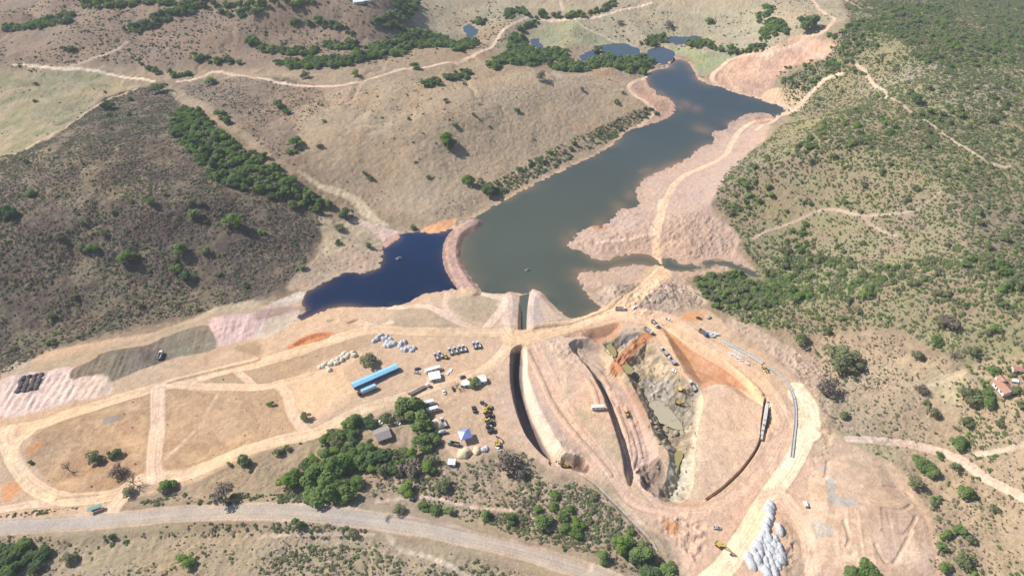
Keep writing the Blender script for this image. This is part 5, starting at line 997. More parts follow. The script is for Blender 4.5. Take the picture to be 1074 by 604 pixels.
def excavator_kit(paint='yellow', reach=0.0):
    k = Kit()
    for s in (-1, 1): k.add('track', MB().prism([(-2.1,.25),(-1.8,0),(1.8,0),(2.1,.25),(2.1,.65),(1.8,.9),(-1.8,.9),(-2.1,.65)], s*1.25-.3, s*1.25+.3).mesh('track', 'dark'))
    k.add('undercarriage', MB().box(0,0,.6,2.2,2.0,.5).cyl((0,0,.8),(0,0,1.1),.75).mesh('undercarriage', 'dark'))
    u = k.add('upper_body', MB().box(-.7,0,1.65,3.0,2.6,1.05,bev=.1).mesh('upper_body', paint)); k.add('counterweight', MB().box(-2.35,0,1.65,.7,2.5,1.15,(.8,.9),bev=.1).mesh('counterweight', 'dark'), (0,0,0), u)
    c = k.add('cab', MB().box(.35,.8,2.1,1.5,.95,1.7,(.85,.95),bev=.06).mesh('cab', paint)); k.add('window', MB().box(1.07,.8,2.35,.1,.75,.9).box(.35,1.29,2.35,1.0,.05,.8).mesh('window', 'glass'), (0,0,0), c)
    k.add('boom', MB().bar((.8,-.2,1.7),(3.2,-.2,4.4),.5,.75).bar((3.1,-.2,4.35),(5.2+reach,-.2,3.6),.5,.6).mesh('boom', paint)); a = k.add('arm', MB().bar((5.1+reach,-.2,3.9),(6.3+reach,-.2,1.3),.4,.5).mesh('arm', paint))
    k.add('bucket', MB().prism([(5.6+reach,1.5),(6.6+reach,1.4),(6.5+reach,.5),(5.7+reach,.15),(5.4+reach,.7)], -.75, .35).mesh('bucket', 'dark'), (0,0,0), a); k.add('hydraulic_ram', MB().cyl((1.1,-.2,1.4),(2.5,-.2,3.1),.1).cyl((3.4,-.2,4.8),(5.0+reach,-.2,4.4),.09).mesh('hydraulic_ram', 'steel'))
    return k
def loader_kit(paint='yellow'):
    k = Kit(); wheels(k, (1.5, -1.5), 1.05, .75, .55); k.add('engine_body', MB().box(-1.6,0,1.5,2.4,1.7,1.1,(.9,.9),bev=.1).mesh('engine_body', paint)); k.add('front_frame', MB().box(1.0,0,1.2,2.4,1.1,.7).mesh('front_frame', paint))
    c = k.add('cab', MB().box(-.1,0,2.35,1.3,1.4,1.5,(.9,.9)).mesh('cab', paint)); k.add('window', MB().box(-.1,0,2.5,1.34,1.46,.8,(.93,.93)).mesh('window', 'glass'), (0,0,0), c)
    for s in (-1, 1): k.add('lift_arm', MB().bar((.6,s*.5,1.9),(3.0,s*.5,.7),.2,.35).mesh('lift_arm', paint))
    k.add('bucket', MB().prism([(2.8,.15),(4.0,.1),(4.0,.3),(3.2,1.2),(2.8,1.2)], -1.35, 1.35).mesh('bucket', 'dark')); return k
def roller_kit(paint='yellow'):
    k = Kit(); k.add('drum', MB().cyl((1.6,-1.05,.75),(1.6,1.05,.75),.75,n=18).mesh('drum', 'steel')); k.add('drum_frame', MB().box(1.6,-1.15,.8,2.0,.15,.5).box(1.6,1.15,.8,2.0,.15,.5).box(.5,0,.9,.3,2.3,.5).mesh('drum_frame', paint)); wheels(k, (-1.5,), .85, .75, .5)
    k.add('engine_body', MB().box(-1.5,0,1.5,2.0,1.5,.9,(.9,.9)).mesh('engine_body', paint)); c = k.add('cab', MB().box(0,0,2.0,1.2,1.4,1.7,(.9,.9)).mesh('cab', 'charcoal')); k.add('roof', MB().box(0,0,2.9,1.5,1.6,.1).mesh('roof', paint), (0,0,0), c); return k
def grader_kit():
    k = Kit(); wheels(k, (3.0, -1.4, -2.7), .95, .6, .4); k.add('engine_body', MB().box(-2.1,0,1.4,2.6,1.3,.9).mesh('engine_body', 'yellow')); k.add('frame', MB().bar((-.8,0,1.5),(3.2,0,1.3),.4,.4).mesh('frame', 'yellow')); c = k.add('cab', MB().box(-.4,0,2.2,1.3,1.4,1.5,(.9,.9)).mesh('cab', 'yellow')); k.add('window', MB().box(-.4,0,2.4,1.34,1.44,.8,(.93,.93)).mesh('window', 'glass'), (0,0,0), c)
    k.add('blade', MB().box(1.2,0,.45,.2,3.4,.6).mesh('blade', 'steel')); return k
def trailer_kit(roof='tank', L=7.0, W_=2.5, Hh=2.6, tank=False, base='white'):
    k = Kit()
    if tank: k.add('tank_shell', MB().cyl((-L/2,0,1.9),(L/2,0,1.9),1.15,n=18).mesh('tank_shell', roof, True)); k.add('hatch', MB().cyl((0,0,2.95),(0,0,3.2),.35).mesh('hatch', 'steel')); k.add('saddle', MB().box(0,0,.6,L*.9,1.2,.3).mesh('saddle', 'dark'))
    else:
        b = k.add('body', MB().box(0,0,.7+Hh/2,L,W_,Hh,bev=.08).mesh('body', base)); k.add('roof', MB().prism([(-L/2,0),(L/2,0),(L/2-.1,.2),(-L/2+.1,.2)], -W_/2-.05, W_/2+.05).mesh('roof', roof), (0,0,.7+Hh), b)
        for i in range(3): k.add('window', MB().box(-L/3+i*L/3,-W_/2-.01,.7+Hh*.62,L*.16,.06,Hh*.28).mesh('window', 'glass'), (0,0,0), b)
        k.add('door', MB().box(L/2+.01,0,.7+Hh*.42,.06,.9,Hh*.75).mesh('door', 'steel'), (0,0,0), b)
    wheels(k, (-L*.25, L*.25) if not tank else (-L*.3, L*.3), W_/2-.3, .45, .3); return k
TRUCK = truck_kit('white', 'rim'); TIPPER = truck_kit('white', 'silver', L=8.0); TRUCKL = truck_kit(loadm='load'); TRUCKB = truck_kit('bluep'); CARW = car_kit('white'); CARD = car_kit('charcoal'); CARS = car_kit('silver'); PICKW = car_kit('white', True); VANW = car_kit('white', False, True); CARB = car_kit('bluep'); EXC = excavator_kit(); EXC2 = excavator_kit(reach=1.5); LOAD = loader_kit(); ROLL = roller_kit(); GRAD = grader_kit(); TRUCKT = truck_kit('teal'); DARKL = loader_kit('charcoal'); DARKR = roller_kit('charcoal')
# --- parked tipper row
gr = 'white tipper trucks parked in a row on the yard'
for p, l in [((457,375),'white tipper truck at the left end of the parked row'),((462,373.5),'white tipper truck second from the left in the parked row'),((472.5,369.5),'leftmost white tipper truck of the middle four'),((477.5,368.5),'second white tipper truck of the middle four'),((482.5,367.5),'third white tipper truck of the middle four'),((487,366.5),'rightmost white tipper truck of the middle four'),((497.5,363.5),'left one of the two tippers parked apart at the right end'),((502,362.8),'right one of the two tippers parked apart at the right end')]:
    put_thing(TIPPER, 'tipper_truck', p, (-.55, -1), l, 'truck', gr, .86)
put_thing(ROLL, 'road_roller', (467,374.5), (-.5,-1), 'yellow road roller beside the left white tippers', 'roller')
# --- trucks and cars at work
for kit, nm, p, d, l, c in [
 (TRUCK,'dump_truck',(650.5,325.3),(1,.12),'white dump truck on the wide haul road by the reservoir','truck'), (CARW,'car',(665.5,323),(1,-.4),'white car beside the brush heap on the haul road','car'),
 (TRUCKL,'dump_truck',(686.5,340.5),(.85,1),'loaded white dump truck at the top of the lower road','truck'), (TRUCK,'dump_truck',(679.5,348),(1,.65),'empty dump truck at the edge of the orange ramp','truck'),
 (PICKW,'pickup',(701,336),(1,.4),'white pickup standing at the edge of the upper haul road','pickup'), (CARS,'car',(743.5,333.5),(.8,-.5),'silver car parked below the hillside woods','car'), (TRUCKB,'dump_truck',(737,350),(1,.75),'blue cabbed truck on the upper haul road','truck'),
 (TRUCK,'dump_truck',(696.5,370),(-1,-1),'white truck at the head of the pair on the lower road','truck'), (TRUCK,'dump_truck',(704.5,379.5),(-1,-1),'white truck at the tail of the pair on the lower road','truck'), (CARW,'car',(706.5,389.5),(1,.5),'white car on the pit floor beside the lower road','car'),
 (TRUCK,'dump_truck',(726.5,405.5),(-.6,-1),'dark bedded truck being loaded beside the excavators','truck'), (EXC,'excavator',(715,409),(1,.35),'yellow excavator loading the truck at the end of the lower road','excavator'), (EXC2,'excavator',(711,424),(1,.2),'yellow excavator by the milky pool in the pit','excavator'),
 (LOAD,'wheel_loader',(658,434),(.4,1),'small yellow loader on the pinkish bench','loader'), (GRAD,'grader',(802.5,388),(.8,1),'yellow grader on the road beside the concrete culvert','grader'), (EXC,'excavator',(592,488.5),(-1,-.3),'yellow excavator in the lower end of the canal','excavator'),
 (EXC2,'excavator',(754.5,572.5),(1,.75),'yellow excavator with its arm stretched at the bottom of the site','excavator'), (CARS,'car',(752,554),(1,.1),'silver car on the bare slope above the lower excavator','car'), (VANW,'van',(844.5,529),(-.35,-1),'white van on the track beside the graded terrace','van'),
 (TRUCK,'dump_truck',(169,374),(.4,-1),'white truck climbing the dark furrowed bank','truck'), (CARD,'car',(438,387.3),(1,-.2),'dark car parked right of the long blue roof','car'), (CARS,'car',(437.5,391.5),(1,.2),'silver car parked below the dark one right of the blue roof','car'),
 (CARW,'car',(465.5,411.5),(.5,1),'white car alone in the yard right of the flatbed lorry','car'), (CARD,'car',(475.5,408.5),(.5,1),'dark car beside the leafless tree in the yard','car'), (TRUCKT,'dump_truck',(476.5,466.5),(-1,-.22),'truck with pale teal cab below the blue canopy','truck'),
 (TRUCK,'dump_truck',(465,444.5),(-.6,-1),'white cabbed truck beside the sand heap at the yard trees','truck'), (CARB,'car',(451.5,441.5),(1,0),'blue car half under the large trees at the yard','car'), (CARW,'car',(417,444),(1,.3),'white car beside the grey roofed house','car'), (CARD,'car',(485,396),(1,-.4),'dark car behind the white canopies in the yard','car'),
 (DARKL,'wheel_loader',(497.5,430.5),(-.3,-1),'dark loader standing apart left of the machine row','loader'), (DARKR,'roller',(507,424),(1,.5),'small dark roller at the top of the machine row','roller'), (EXC,'excavator',(522,466),(-.2,-1),'dark armed excavator at the lower right of the yard','excavator'), (CARW,'car',(522.5,471),(1,.8),'white car at the lower right corner of the yard','car'),
 (LOAD,'wheel_loader',(512,429),(1,-.2),'yellow wheel loader at the head of the parked machine row','loader'), (LOAD,'wheel_loader',(510.5,433),(1,-.15),'second yellow wheel loader in the parked machine row','loader'), (DARKL,'wheel_loader',(513,437.5),(1,-.1),'third machine in the parked row, a dark loader','loader'), (GRAD,'grader',(513.5,441.5),(1,0),'fourth machine in the parked row, a yellow grader','grader'), (DARKL,'wheel_loader',(514,445),(1,.1),'fifth machine in the parked row, a dark loader','loader'), (DARKR,'roller',(513,448.5),(1,-.1),'sixth machine in the parked row, a dark roller','roller'), (DARKL,'wheel_loader',(515.5,453.5),(1,-.15),'last machine in the parked row, set apart below','loader'),
 (PICKW,'pickup',(398.5,443),(1,.5),'white pickup at the corner of the grey roofed house','pickup'), (VANW,'van',(1066,400.5),(1,.3),'white van right of the clay roofed farmhouse','van'), (CARD,'car',(733,334.5),(1,.3),'dark car by the orange bank below the hillside woods','car')]:
    put_thing(kit, nm, p, d, l, c)
# flatbed lorry
k = Kit(); k.add('deck', MB().box(-2.5,0,1.35,13,2.5,.25).mesh('deck', 'bed')); k.add('side_rail', MB().box(-2.5,-1.27,1.55,13,.08,.3).box(-2.5,1.27,1.55,13,.08,.3).mesh('side_rail', 'wood')); k.add('tail_ramp', MB().poly([(-9,-1.2,1.45),(-9,1.2,1.45),(-10.6,1.2,2.9),(-10.6,-1.2,2.9)], .12).mesh('tail_ramp', 'dark'))
c = k.add('cab', MB().box(6.2,0,2.1,2.3,2.5,2.5,(.88,.94),(-.1,0),.15).mesh('cab', 'white')); k.add('windshield', MB().box(7.28,0,2.4,.1,2.1,.9).mesh('windshield', 'glass'), (0,0,0), c); k.add('chassis', MB().box(2.0,0,.95,9.6,.9,.35).mesh('chassis', 'dark')); wheels(k, (6.3, 3.4, 2.2, -6.0, -7.3), 1.0, .52, .45)
put_thing(k, 'flatbed_lorry', (441.5,409), (1,-.52), 'long flatbed lorry with white cab and empty deck in the yard', 'lorry', None, .95, 8)
# trailers and tanks
put_thing(trailer_kit(L=7), 'site_trailer', (450,424), (1,-.28), 'white site trailer, upper of two beside the large trees', 'trailer', None, 1.0); put_thing(trailer_kit(L=8.4), 'site_trailer', (453.5,431), (1,-.3), 'white site trailer, lower of two beside the large trees', 'trailer'); put_thing(trailer_kit('tank', 6.6, tank=True), 'water_tank_trailer', (462.5,454.5), (1,-.25), 'white cylindrical tank trailer left of the blue canopy', 'tank')
put_thing(trailer_kit(L=8.6), 'site_trailer', (626.5,429), (1,-.06), 'white site trailer alone between canal and bench', 'trailer'); put_thing(trailer_kit(L=11.5, Hh=2.4), 'site_trailer', (454,389), (1,-.3), 'long white trailer behind the white site office', 'trailer')
# --- buildings
def gable(name, p, d, L, W_, hw, hr, roof, wall, label, cat, over=.5, panels=8, windows=3, eave=None):
    k = Kit(); k.add('wall', MB().prism([(-W_/2,0),(W_/2,0),(W_/2,hw),(0,hw+hr),(-W_/2,hw)], -L/2, L/2).mesh('wall', wall))
    r = k.add('ridge', MB().bar((0,-L/2-over,hw+hr+.12),(0,L/2+over,hw+hr+.12),.35,.12).mesh('ridge', roof)); n = panels; dl = (L+2*over)/n; sl = hr/(W_/2)
    for s in (-1, 1):
        me = MB().poly([(0,-dl/2+.02,0),(0,dl/2-.02,0),(s*(W_/2+over),dl/2-.02,-sl*(W_/2+over)),(s*(W_/2+over),-dl/2+.02,-sl*(W_/2+over))][::s], .08).mesh('roof_sheet', roof)
        for i in range(n): k.add('roof_sheet', me, (0, -L/2-over+dl*(i+.5), hw+hr+.10+.015*(i % 2)))
    wd = MB().box(0,0,0,.08,1.2,1.0).mesh('window', 'glass'); fr = MB().box(0,0,0,.06,1.4,1.2).mesh('frame', 'whitew')
    for s in (-1, 1):
        for i in range(windows): w = k.add('window', wd, (s*(W_/2+.03), -L/2+L*(i+.5)/windows, hw*.6)); k.add('frame', fr, (-s*.02,0,0), w)
    k.add('door', MB().box(0,0,1.0,.1,1.0,2.0).mesh('door', 'door'), (W_/2+.02, -L*.04, 0)); 
    loc, yaw, up = place(p, d, 6); return inst(k, name, loc, yaw-math.pi/2, label, cat)
gable('long_shed', (394,396.5), (1,-.44), 34.5, 4.3, 3.2, .6, 'bluer', 'bluew', 'long narrow shed with light blue sheet roof', 'shed', .5, 12, 8)
k = Kit(); b_ = k.add('cargo_box', MB().box(-1.5,0,2.5,11,2.6,2.6,bev=.06).mesh('cargo_box', 'bluer')); k.add('side_panel', MB().box(-1.5,-1.33,2.2,10.8,.05,1.9).box(-1.5,1.33,2.2,10.8,.05,1.9).mesh('side_panel', 'lite'), (0,0,0), b_); k.add('chassis', MB().box(0,0,.95,14,.9,.35).mesh('chassis', 'dark'))
c = k.add('cab', MB().box(5.8,0,2.0,2.3,2.5,2.4,(.88,.94),(-.1,0),.15).mesh('cab', mat('maroon_paint', (.10,.03,.035), .5, .05))); k.add('windshield', MB().box(6.9,0,2.3,.1,2.1,.9).mesh('windshield', 'glass'), (0,0,0), c); wheels(k, (5.8, 3.0, -4.6, -5.8), 1.0, .52, .45)
put_thing(k, 'box_lorry', (385,411), (-1,.46), 'blue box lorry with dark maroon cab below the long blue shed', 'lorry', None, 1.0, 8)
gable('site_office', (456,396.5), (1,-.2), 7.6, 6.6, 2.8, .7, 'whiter', 'whitew', 'square white roofed site office in the yard', 'office', .4, 4, 2)
gable('house', (401.5,457), (1,-.35), 9.0, 9.5, 2.6, 1.5, 'greyr', 'plaster', 'house with grey gable roof among the grove trees', 'house', .6, 9, 2)
gable('farmhouse', (1051,409), (.75,.8), 10, 7.5, 2.8, 1.7, 'clay', 'whitew', 'farmhouse with orange clay tile roof at the right edge', 'house', .5, 10, 2); gable('farm_annex', (1048.5,400), (.75,.8), 5, 4.5, 2.3, 1.0, 'clay', 'whitew', 'small clay roofed annex behind the farmhouse', 'annex', .3, 5, 1)
gable('farm_shed', (1066,389), (1,.1), 6, 4, 2.2, .8, 'clay', 'plaster', 'low orange roofed shed above the farmhouse', 'shed', .3, 5, 1); gable('white_hut', (474,486.5), (1,.05), 4.6, 4.2, 2.4, .5, 'whiter', 'whitew', 'small white roofed hut in the scrub below the yard', 'hut', .2, 3, 1)
gable('white_canopy', (505,400), (1,-.25), 6, 5.5, 2.8, .6, 'whiter', 'whitew', 'white canopy right of the tree in the yard', 'canopy', .4, 4, 1); gable('white_canopy', (489,404), (1,-.15), 4.2, 4.2, 2.6, .5, 'whiter', 'whitew', 'white canopy left of the tree in the yard', 'canopy', .3, 3, 1); gable('white_kiosk', (485,405), (1,0), 2.2, 2.4, 2.3, .3, 'whiter', 'whitew', 'tiny white kiosk beside the left white canopy', 'kiosk', .2, 2, 1)
for p, l in [((376,4),'far white building at the top edge, left of the quarry'),((384,3),'far white building at the top edge, right of its twin')]: gable('far_building', p, (1,-.1), 14, 8, 3.5, 1.2, 'whiter', 'whitew', l, 'building', .5, 6, 4)
# blue canopy tent
k = Kit()
for sx in (-1, 1):
    for sy in (-1, 1): k.add('post', MB().cyl((sx*3.6,sy*3.6,-.2),(sx*3.6,sy*3.6,4.6),.09,n=8).mesh('post', 'steel'))
for i, m in enumerate(('canvas','canvas','lite','canvas')):  # left panel is the same blue canvas, sunlight painted in as a paler tone
    a = i*math.pi/2; c, s = math.cos(a), math.sin(a); rot = lambda x, y, z: (x*c-y*s, x*s+y*c, z)
    pn = k.add('canopy_panel', MB().poly([rot(4,-4,4.5), rot(4,4,4.5), rot(0,0,7.0)], .05).mesh('canopy_panel', m)); k.add('valance', MB().poly([rot(4.02,-4,4.1), rot(4.02,4,4.1), rot(4.02,4,4.5), rot(4.02,-4,4.5)], .04).mesh('valance', m), (0,0,0), pn)
loc, yaw, up = place((488,459.5), (1,-.3), 6); inst(k, 'canopy_tent', loc, yaw, 'blue four sided pyramid canopy tent in the yard', 'tent')
# roadside shelter
k = Kit(); k.add('roof', MB().prism([(-3.9,2.9),(3.9,2.9),(3.9,3.05),(-3.9,3.05)], -1.3, 1.3).mesh('roof', 'greenp')); k.add('back_wall', MB().box(0,1.0,1.2,6.5,.12,1.6).mesh('back_wall', 'conc')); k.add('bench', MB().box(0,.5,.45,5,.5,.1).mesh('bench', 'wood'))
for x in (-3.3, 3.3):
    for y in (-1.0, 1.1): k.add('post', MB().cyl((x,y,-.2),(x,y,2.9),.09,n=8).mesh('post', 'steel'))
put_thing(k, 'bus_shelter', (101,535), (1,-.35), 'teal roofed bus shelter beside the earth junction on the highway', 'shelter')
# --- concrete culvert along the haul road, built of cast segments
def segments(name, s, w, h, label, cat, seg, m='conc', cap=True, z_off=0.0, groove=False):
    q = spline(drape(T(s)), 8); L = np.r_[0, np.cumsum(np.hypot(*np.diff(q, axis=0).T))]; n = int(L[-1]/seg); root = bpy.data.objects.new(name, None); COL.objects.link(root); tag(root, label, cat)
    root.location = (q[0,0], q[0,1], float(zat(*q[0])[0]))
    b = MB()
    if groove: b.box(0,-w/2+.2,h/2,seg*.97,.4,h).box(0,w/2-.2,h/2,seg*.97,.4,h).box(0,0,.15,seg*.97,w,.3)
    else: b.box(0,0,h/2-.4,seg*.97,w,h+.8,bev=.05)
    me = b.mesh('wall_segment', m)
    for i in range(n):
        t = (i+.5)*seg; x = np.interp(t, L, q[:,0]); y = np.interp(t, L, q[:,1]); x2 = np.interp(t+1, L, q[:,0]); y2 = np.interp(t+1, L, q[:,1])
        o = bpy.data.objects.new('wall_segment', me); COL.objects.link(o); o.parent = root; o.rotation_euler = (0, 0, math.atan2(y2-y, x2-x))
        o.location = Vector((x, y, float(zat(x, y)[0])+z_off))-root.location
    return root
segments('concrete_culvert', "P 757,357 770,364.5 784,372 797,380 803,384", 2.4, 1.6, 'pale concrete culvert channel beside the upper haul road', 'culvert', 3.0, 'concl', groove=True)
segments('concrete_culvert', "P 803,384.5 815,392 825,402 831,413 834,428 834,444 832,462 830,480", 1.8, .7, 'grey concrete channel curving down past the cream earth road', 'culvert', 3.0, 'conc', groove=True)
segments('retaining_wall', "P 804.5,424 802.5,436 800.5,448 798.5,460", 1.6, 2.8, 'white concrete wall standing in the narrow trench', 'wall', 3.0, 'concl', z_off=.3)
segments('drain_kerb', "P 622,502 640,521 656,537 672,553 684,566 692,580", .5, .5, 'thin concrete drain edge below the canal scrub', 'drain', 2.5, 'conc')
# slabs stacked on the verge
sl_ = [MB().box(0,0,.2,3.2,1.2,.4).mesh('slab', 'plate'), MB().box(0,0,.2,2.2,1.0,.4).mesh('slab', 'plate')]
def pile(name, pts, label, cat, rz=0.0, n=3):
    h = hit([pts[0]])[0]; root = bpy.data.objects.new(name, None); COL.objects.link(root); root.location = h; tag(root, label, cat)
    for i, p in enumerate(pts):
        g = hit([p])[0]
        for j in range(n): o = bpy.data.objects.new('slab', sl_[(i+j) % 2]); COL.objects.link(o); o.parent = root; o.location = Vector(g)-root.location+Vector((random.uniform(-.5,.5), random.uniform(-.6,.6), j*.42)); o.rotation_euler = (0, 0, rz+random.uniform(-.5,.5))
pile('slab_stack', [(744,349),(747,351),(749,350),(748,353),(751,352),(745,352)], 'heap of white concrete slabs beside the blue cabbed truck', 'slabs', .4)
pile('slab_stack', [(766,371),(769,372.5),(772,374),(775,376),(778,378),(782,381)], 'row of pale concrete slabs below the culvert', 'slabs', -.5, 2)
for p, l in [((469.5,391.5),'white concrete slab right of the site office, left one'),((472.5,388.5),'white concrete slab right of the site office, right one')]:
    h, yaw, up = place(p, (.6,-1), 3); k = Kit(); k.add('slab', MB().box(0,0,.25,4.2,2.2,.5,bev=.04).mesh('slab', 'plate')); inst(k, 'concrete_slab', h, yaw, l, 'slab', None, 1, up)
# --- heaps
def heap_mesh(seed, m, peaks=1, r=1.0, h=.5):
    g = np.random.default_rng(seed); bm = bmesh.new(); bmesh.ops.create_icosphere(bm, subdivisions=3, radius=1.0)
    for v in bm.verts:
        x, y, z = v.co; a = math.atan2(y, x); rr = math.hypot(x, y)
        w = 1+.14*math.sin(2*a+seed)+.09*math.sin(5*a+seed*2); n1 = g.uniform(-.05, .05)
        zz = max(z, -.1); v.co = (x*w*r+n1, y*w*r+n1*.6, (zz*.9 if zz < 0 else (zz**1.25))*h*2*(1+n1*2))
    me = bpy.data.meshes.new('heap'); bm.to_mesh(me); bm.free(); me.materials.append(M_[m])
    for p in me.polygons: p.use_smooth = True
    return me
def heaps(name, m, rows, label, cat, group, size, seed, flat=.5, jit=.8, names=None, stretch=1.0):
    ms = [heap_mesh(seed+i, m, h=flat) for i in range(4)]; n = 0
    for p in (sorted(rows) if len(rows) > 1 else rows):
        h = hit([p])[0]; o = link(name, ms[n % 4]); lab_ = label if len(rows) == 1 else label+', '+nth(n+1)+' from the left'; o.location = (h[0]+random.uniform(-jit,jit)*.2, h[1]+random.uniform(-jit,jit)*.2, h[2]-.1); s = size*random.uniform(.82, 1.15); o.scale = (s, s*stretch*random.uniform(.9,1.1), s*random.uniform(.8,1.1)); o.rotation_euler = (0,0,random.uniform(0,6.28) if stretch == 1 else random.uniform(-.2,.2)); tag(o, lab_, cat, group); n += 1
Z7 = lambda x, y: (770+x/9.44, 540+y/9.44)
st = [Z7(150,430),Z7(200,370),Z7(240,310),Z7(265,255),Z7(290,195),Z7(315,130),Z7(335,70),Z7(355,10),Z7(175,490),Z7(230,440),Z7(265,390),Z7(300,330),Z7(320,275),Z7(340,225),Z7(260,500),Z7(310,455),Z7(345,400),Z7(370,350),Z7(390,290),Z7(405,240),Z7(330,530),Z7(370,480),Z7(400,430),Z7(425,380),Z7(445,330),Z7(400,540),Z7(430,490),Z7(455,440),Z7(465,395),(806,534.5),(808,530),(320/9.44+770,600),(400/9.44+770,601),(445/9.44+770,555)]
heaps('stone_heap', 'stone', st, 'pale crushed stone heap by the cream road', 'heap', 'stone heaps tipped in rows at the bottom', 2.35, 40, .46, stretch=1.45)
Z1 = lambda x, y: (360+x/10.74, 340+y/10.74)
heaps('grey_stone_heap', 'stone', [Z1(350,190),Z1(390,165),Z1(425,135),Z1(455,170),Z1(490,150),Z1(500,200),Z1(530,170),Z1(545,215),Z1(520,245),Z1(575,225),Z1(640,250),Z1(660,215),Z1(690,205),Z1(670,285),Z1(700,290),Z1(750,275),Z1(775,300),Z1(800,270),Z1(480,235)], 'grey crushed stone heap above the long blue shed', 'heap', 'grey stone heaps above the blue shed', 2.3, 60)
heaps('pale_sand_heap', 'cream', [(336,385),(340,384),(344,386),(342,381),(347,382),(350,379),(353,381),(355,377),(359,378),(358,374),(363,375),(366,372),(370,371),(346,388),(372,373),(362,371)], 'cream sand heap left of the olive tree', 'heap', 'cream sand heaps left of the olive tree', 2.1, 80)
dk_ = []
for c in range(4):
    for r_ in range(6): dk_.append((24.5+c*6.3-r_*1.1, 396+r_*2.9-c*1.1))
heaps('dark_stone_heap', 'darkrock', dk_, 'black stone heap in short rows on the left bank', 'heap', 'black stone heaps on the left bank', 1.9, 100, .36)
for p, m, l, s in [((458,446),'sand','sand heap beside the white tank and trees',4.0),((487,475.5),'sand','sand heap with dark pit mark below the blue canopy',3.4),((500,472.5),'sand','lower sand heap right below the blue canopy',3.2),((507.5,471.5),'stone','small grey stone heap right of the sand heaps',2.2),((510,470),'stone','second small grey stone heap touching the sand',1.7)]:
    heaps('sand_heap' if m == 'sand' else 'grey_stone_heap', m, [p], l, 'heap', None, s, int(p[0]), .38, 0)
# --- boulders on the pit floor
def rock_mesh(seed):
    g = np.random.default_rng(seed); bm = bmesh.new(); bmesh.ops.create_icosphere(bm, subdivisions=2, radius=1.0); ax_ = g.normal(size=(7, 3)); ax_ /= np.linalg.norm(ax_, axis=1)[:,None]; dd = g.uniform(.55, .9, 7)
    for v in bm.verts:
        p = np.array(v.co)
        for a, d in zip(ax_, dd):
            t = p @ a
            if t > d: p = p-a*(t-d)
        v.co = p*np.array([1.2, .9, .7])
    me = bpy.data.meshes.new('boulder'); bm.to_mesh(me); bm.free(); me.materials.append(M_['boulder']); return me
RK = [rock_mesh(i+5) for i in range(6)]
Z6 = lambda x, y: (660+x/10.74, 420+y/10.74)
bl = [Z6(*q)+(s,) for q, s in [((240,235),1.8),((290,255),1.6),((330,330),1.5),((270,390),1.1),((420,290),1.6),((470,270),1.4),((520,370),2.4),((480,400),1.8),((600,370),2.6),((660,310),2.2),((700,260),1.8),((740,370),1.2),((750,400),1.0),((690,520),1.2),((720,540),1.2),((640,540),1.1),((300,300),1.6),((220,280),1.8),((350,50),1.4),((400,60),1.2),((450,80),1.0),((480,130),1.0),((390,470),2.0),((440,540),2.0),((340,480),1.6),((420,350),1.6)]]
bl += [(674,363,1.2),(676,362,1.3),(673,365,1.0),(671,398,1.6),(678,410,2.0),(682,405,1.6),(690,415,1.8),(700,400,1.4),(695,392,1.3),(686,386,1.2),(712,398,1.3),(668,395,1.3),(706,510,1.6),(712,500,1.5),(716,512,1.6),(710,518,1.3),(719,494,1.2),(703,518,1.4),(714,489,1.1),(680,494,1.2),(690,490,1.0),(684,510,1.1),(665,345,.8),(640,372,1.0),(720,430,1.3),(726,420,1.2)]
for i, (x, y, s) in enumerate(sorted(bl)):
    h = hit([(x, y)])[0]; o = link('boulder', RK[i % 6]); o.location = (h[0], h[1], h[2]+.15*s); s *= .72; o.scale = (s, s, s*.8); o.rotation_euler = (random.uniform(-.3,.3), random.uniform(-.3,.3), random.uniform(0, 6.28)); tag(o, 'angular grey boulder on the pit floor, '+nth(i+1)+' from the left', 'boulder', 'boulders on the pit floor')
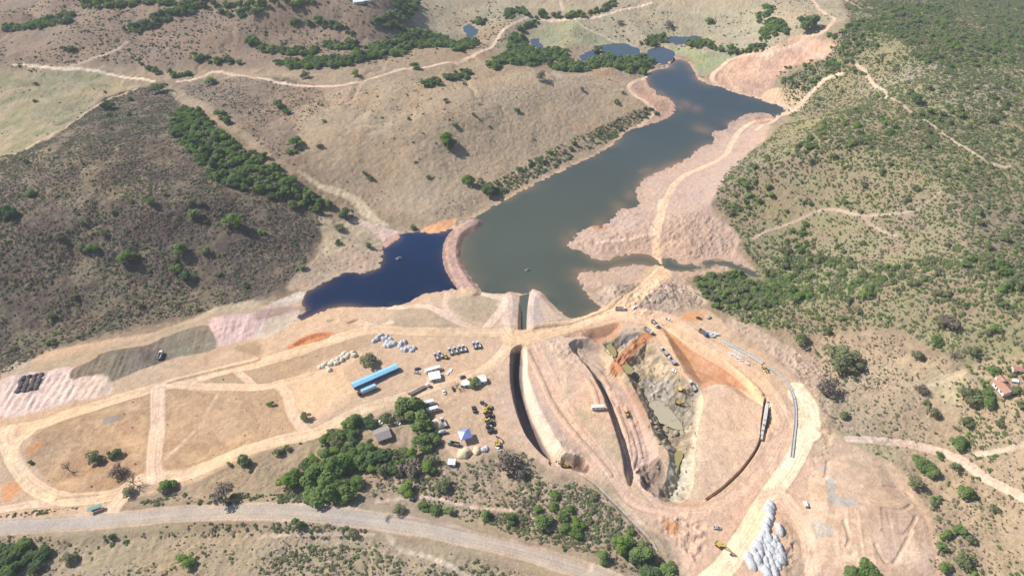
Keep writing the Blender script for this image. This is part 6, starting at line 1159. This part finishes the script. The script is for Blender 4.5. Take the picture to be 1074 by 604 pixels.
for i, (x, y, s) in enumerate([(680,72,2.2),(684,70,2.6),(688,71,2.4),(692,68,2.2),(696,70,1.8),(690,73,1.6),(733,80,2.2),(737,81,1.8)]):
    h = hit([(x, y)])[0]; o = link('shore_rock', RK[i % 6]); o.location = (h[0], h[1], max(h[2], 0)+.1*s); o.scale = (s*1.3, s, s*.8); o.rotation_euler = (0, 0, i); tag(o, 'pale rock at the head of the reservoir, '+nth(i+1)+' of the row', 'rock', 'pale rocks at the reservoir head')
# --- floating rafts
def raft(p, label, s=1.0):
    x, y = on_plane([p], .3)[0]; k = Kit(); k.add('deck', MB().box(0,0,.45,4.5,2.6,.2).mesh('deck', 'wood'))
    for sy in (-1, 1): k.add('float', MB().cyl((-2.2,sy*1.0,.15),(2.2,sy*1.0,.15),.35).mesh('float', 'bluep'))
    q = k.add('pump', MB().box(.2,0,1.0,1.5,1.1,.9,bev=.05).mesh('pump', 'greenp')); k.add('hose', MB().cyl((.9,0,1.0),(2.6,.2,.5),.12).mesh('hose', 'dark'), (0,0,0), q); inst(k, 'pump_raft', (x, y, 0), .5, label, 'raft', None, s)
raft((553,283), 'small green pump raft floating on the reservoir', 1.0); raft((418,271), 'small raft floating on the blue pond', 1.1)
print('objects', round(time.time()-T0, 1))

# ------------------------------------------------------------------ haze: the air over the whole valley
hx, hy0, hy1, hz0, hz1 = 3800, -150, 2900, -14, 345
me = bpy.data.meshes.new('haze'); bm = bmesh.new(); bmesh.ops.create_cube(bm, size=1); bm.to_mesh(me); bm.free()
hz = link('haze', me); hz.location = (0, (hy0+hy1)/2, (hz0+hz1)/2); hz.scale = (2*hx, hy1-hy0, hz1-hz0); tag(hz, 'thin pale haze over the valley', 'haze', kind='stuff')
m = bpy.data.materials.new('haze_air'); m.use_nodes = True; m.node_tree.nodes.clear(); out = m.node_tree.nodes.new('ShaderNodeOutputMaterial'); pv = m.node_tree.nodes.new('ShaderNodeVolumePrincipled')
pv.inputs['Color'].default_value = (.80, .88, 1.0, 1); pv.inputs['Density'].default_value = HAZE; pv.inputs['Anisotropy'].default_value = .0
m.node_tree.links.new(pv.outputs[0], out.inputs['Volume']); me.materials.append(m)
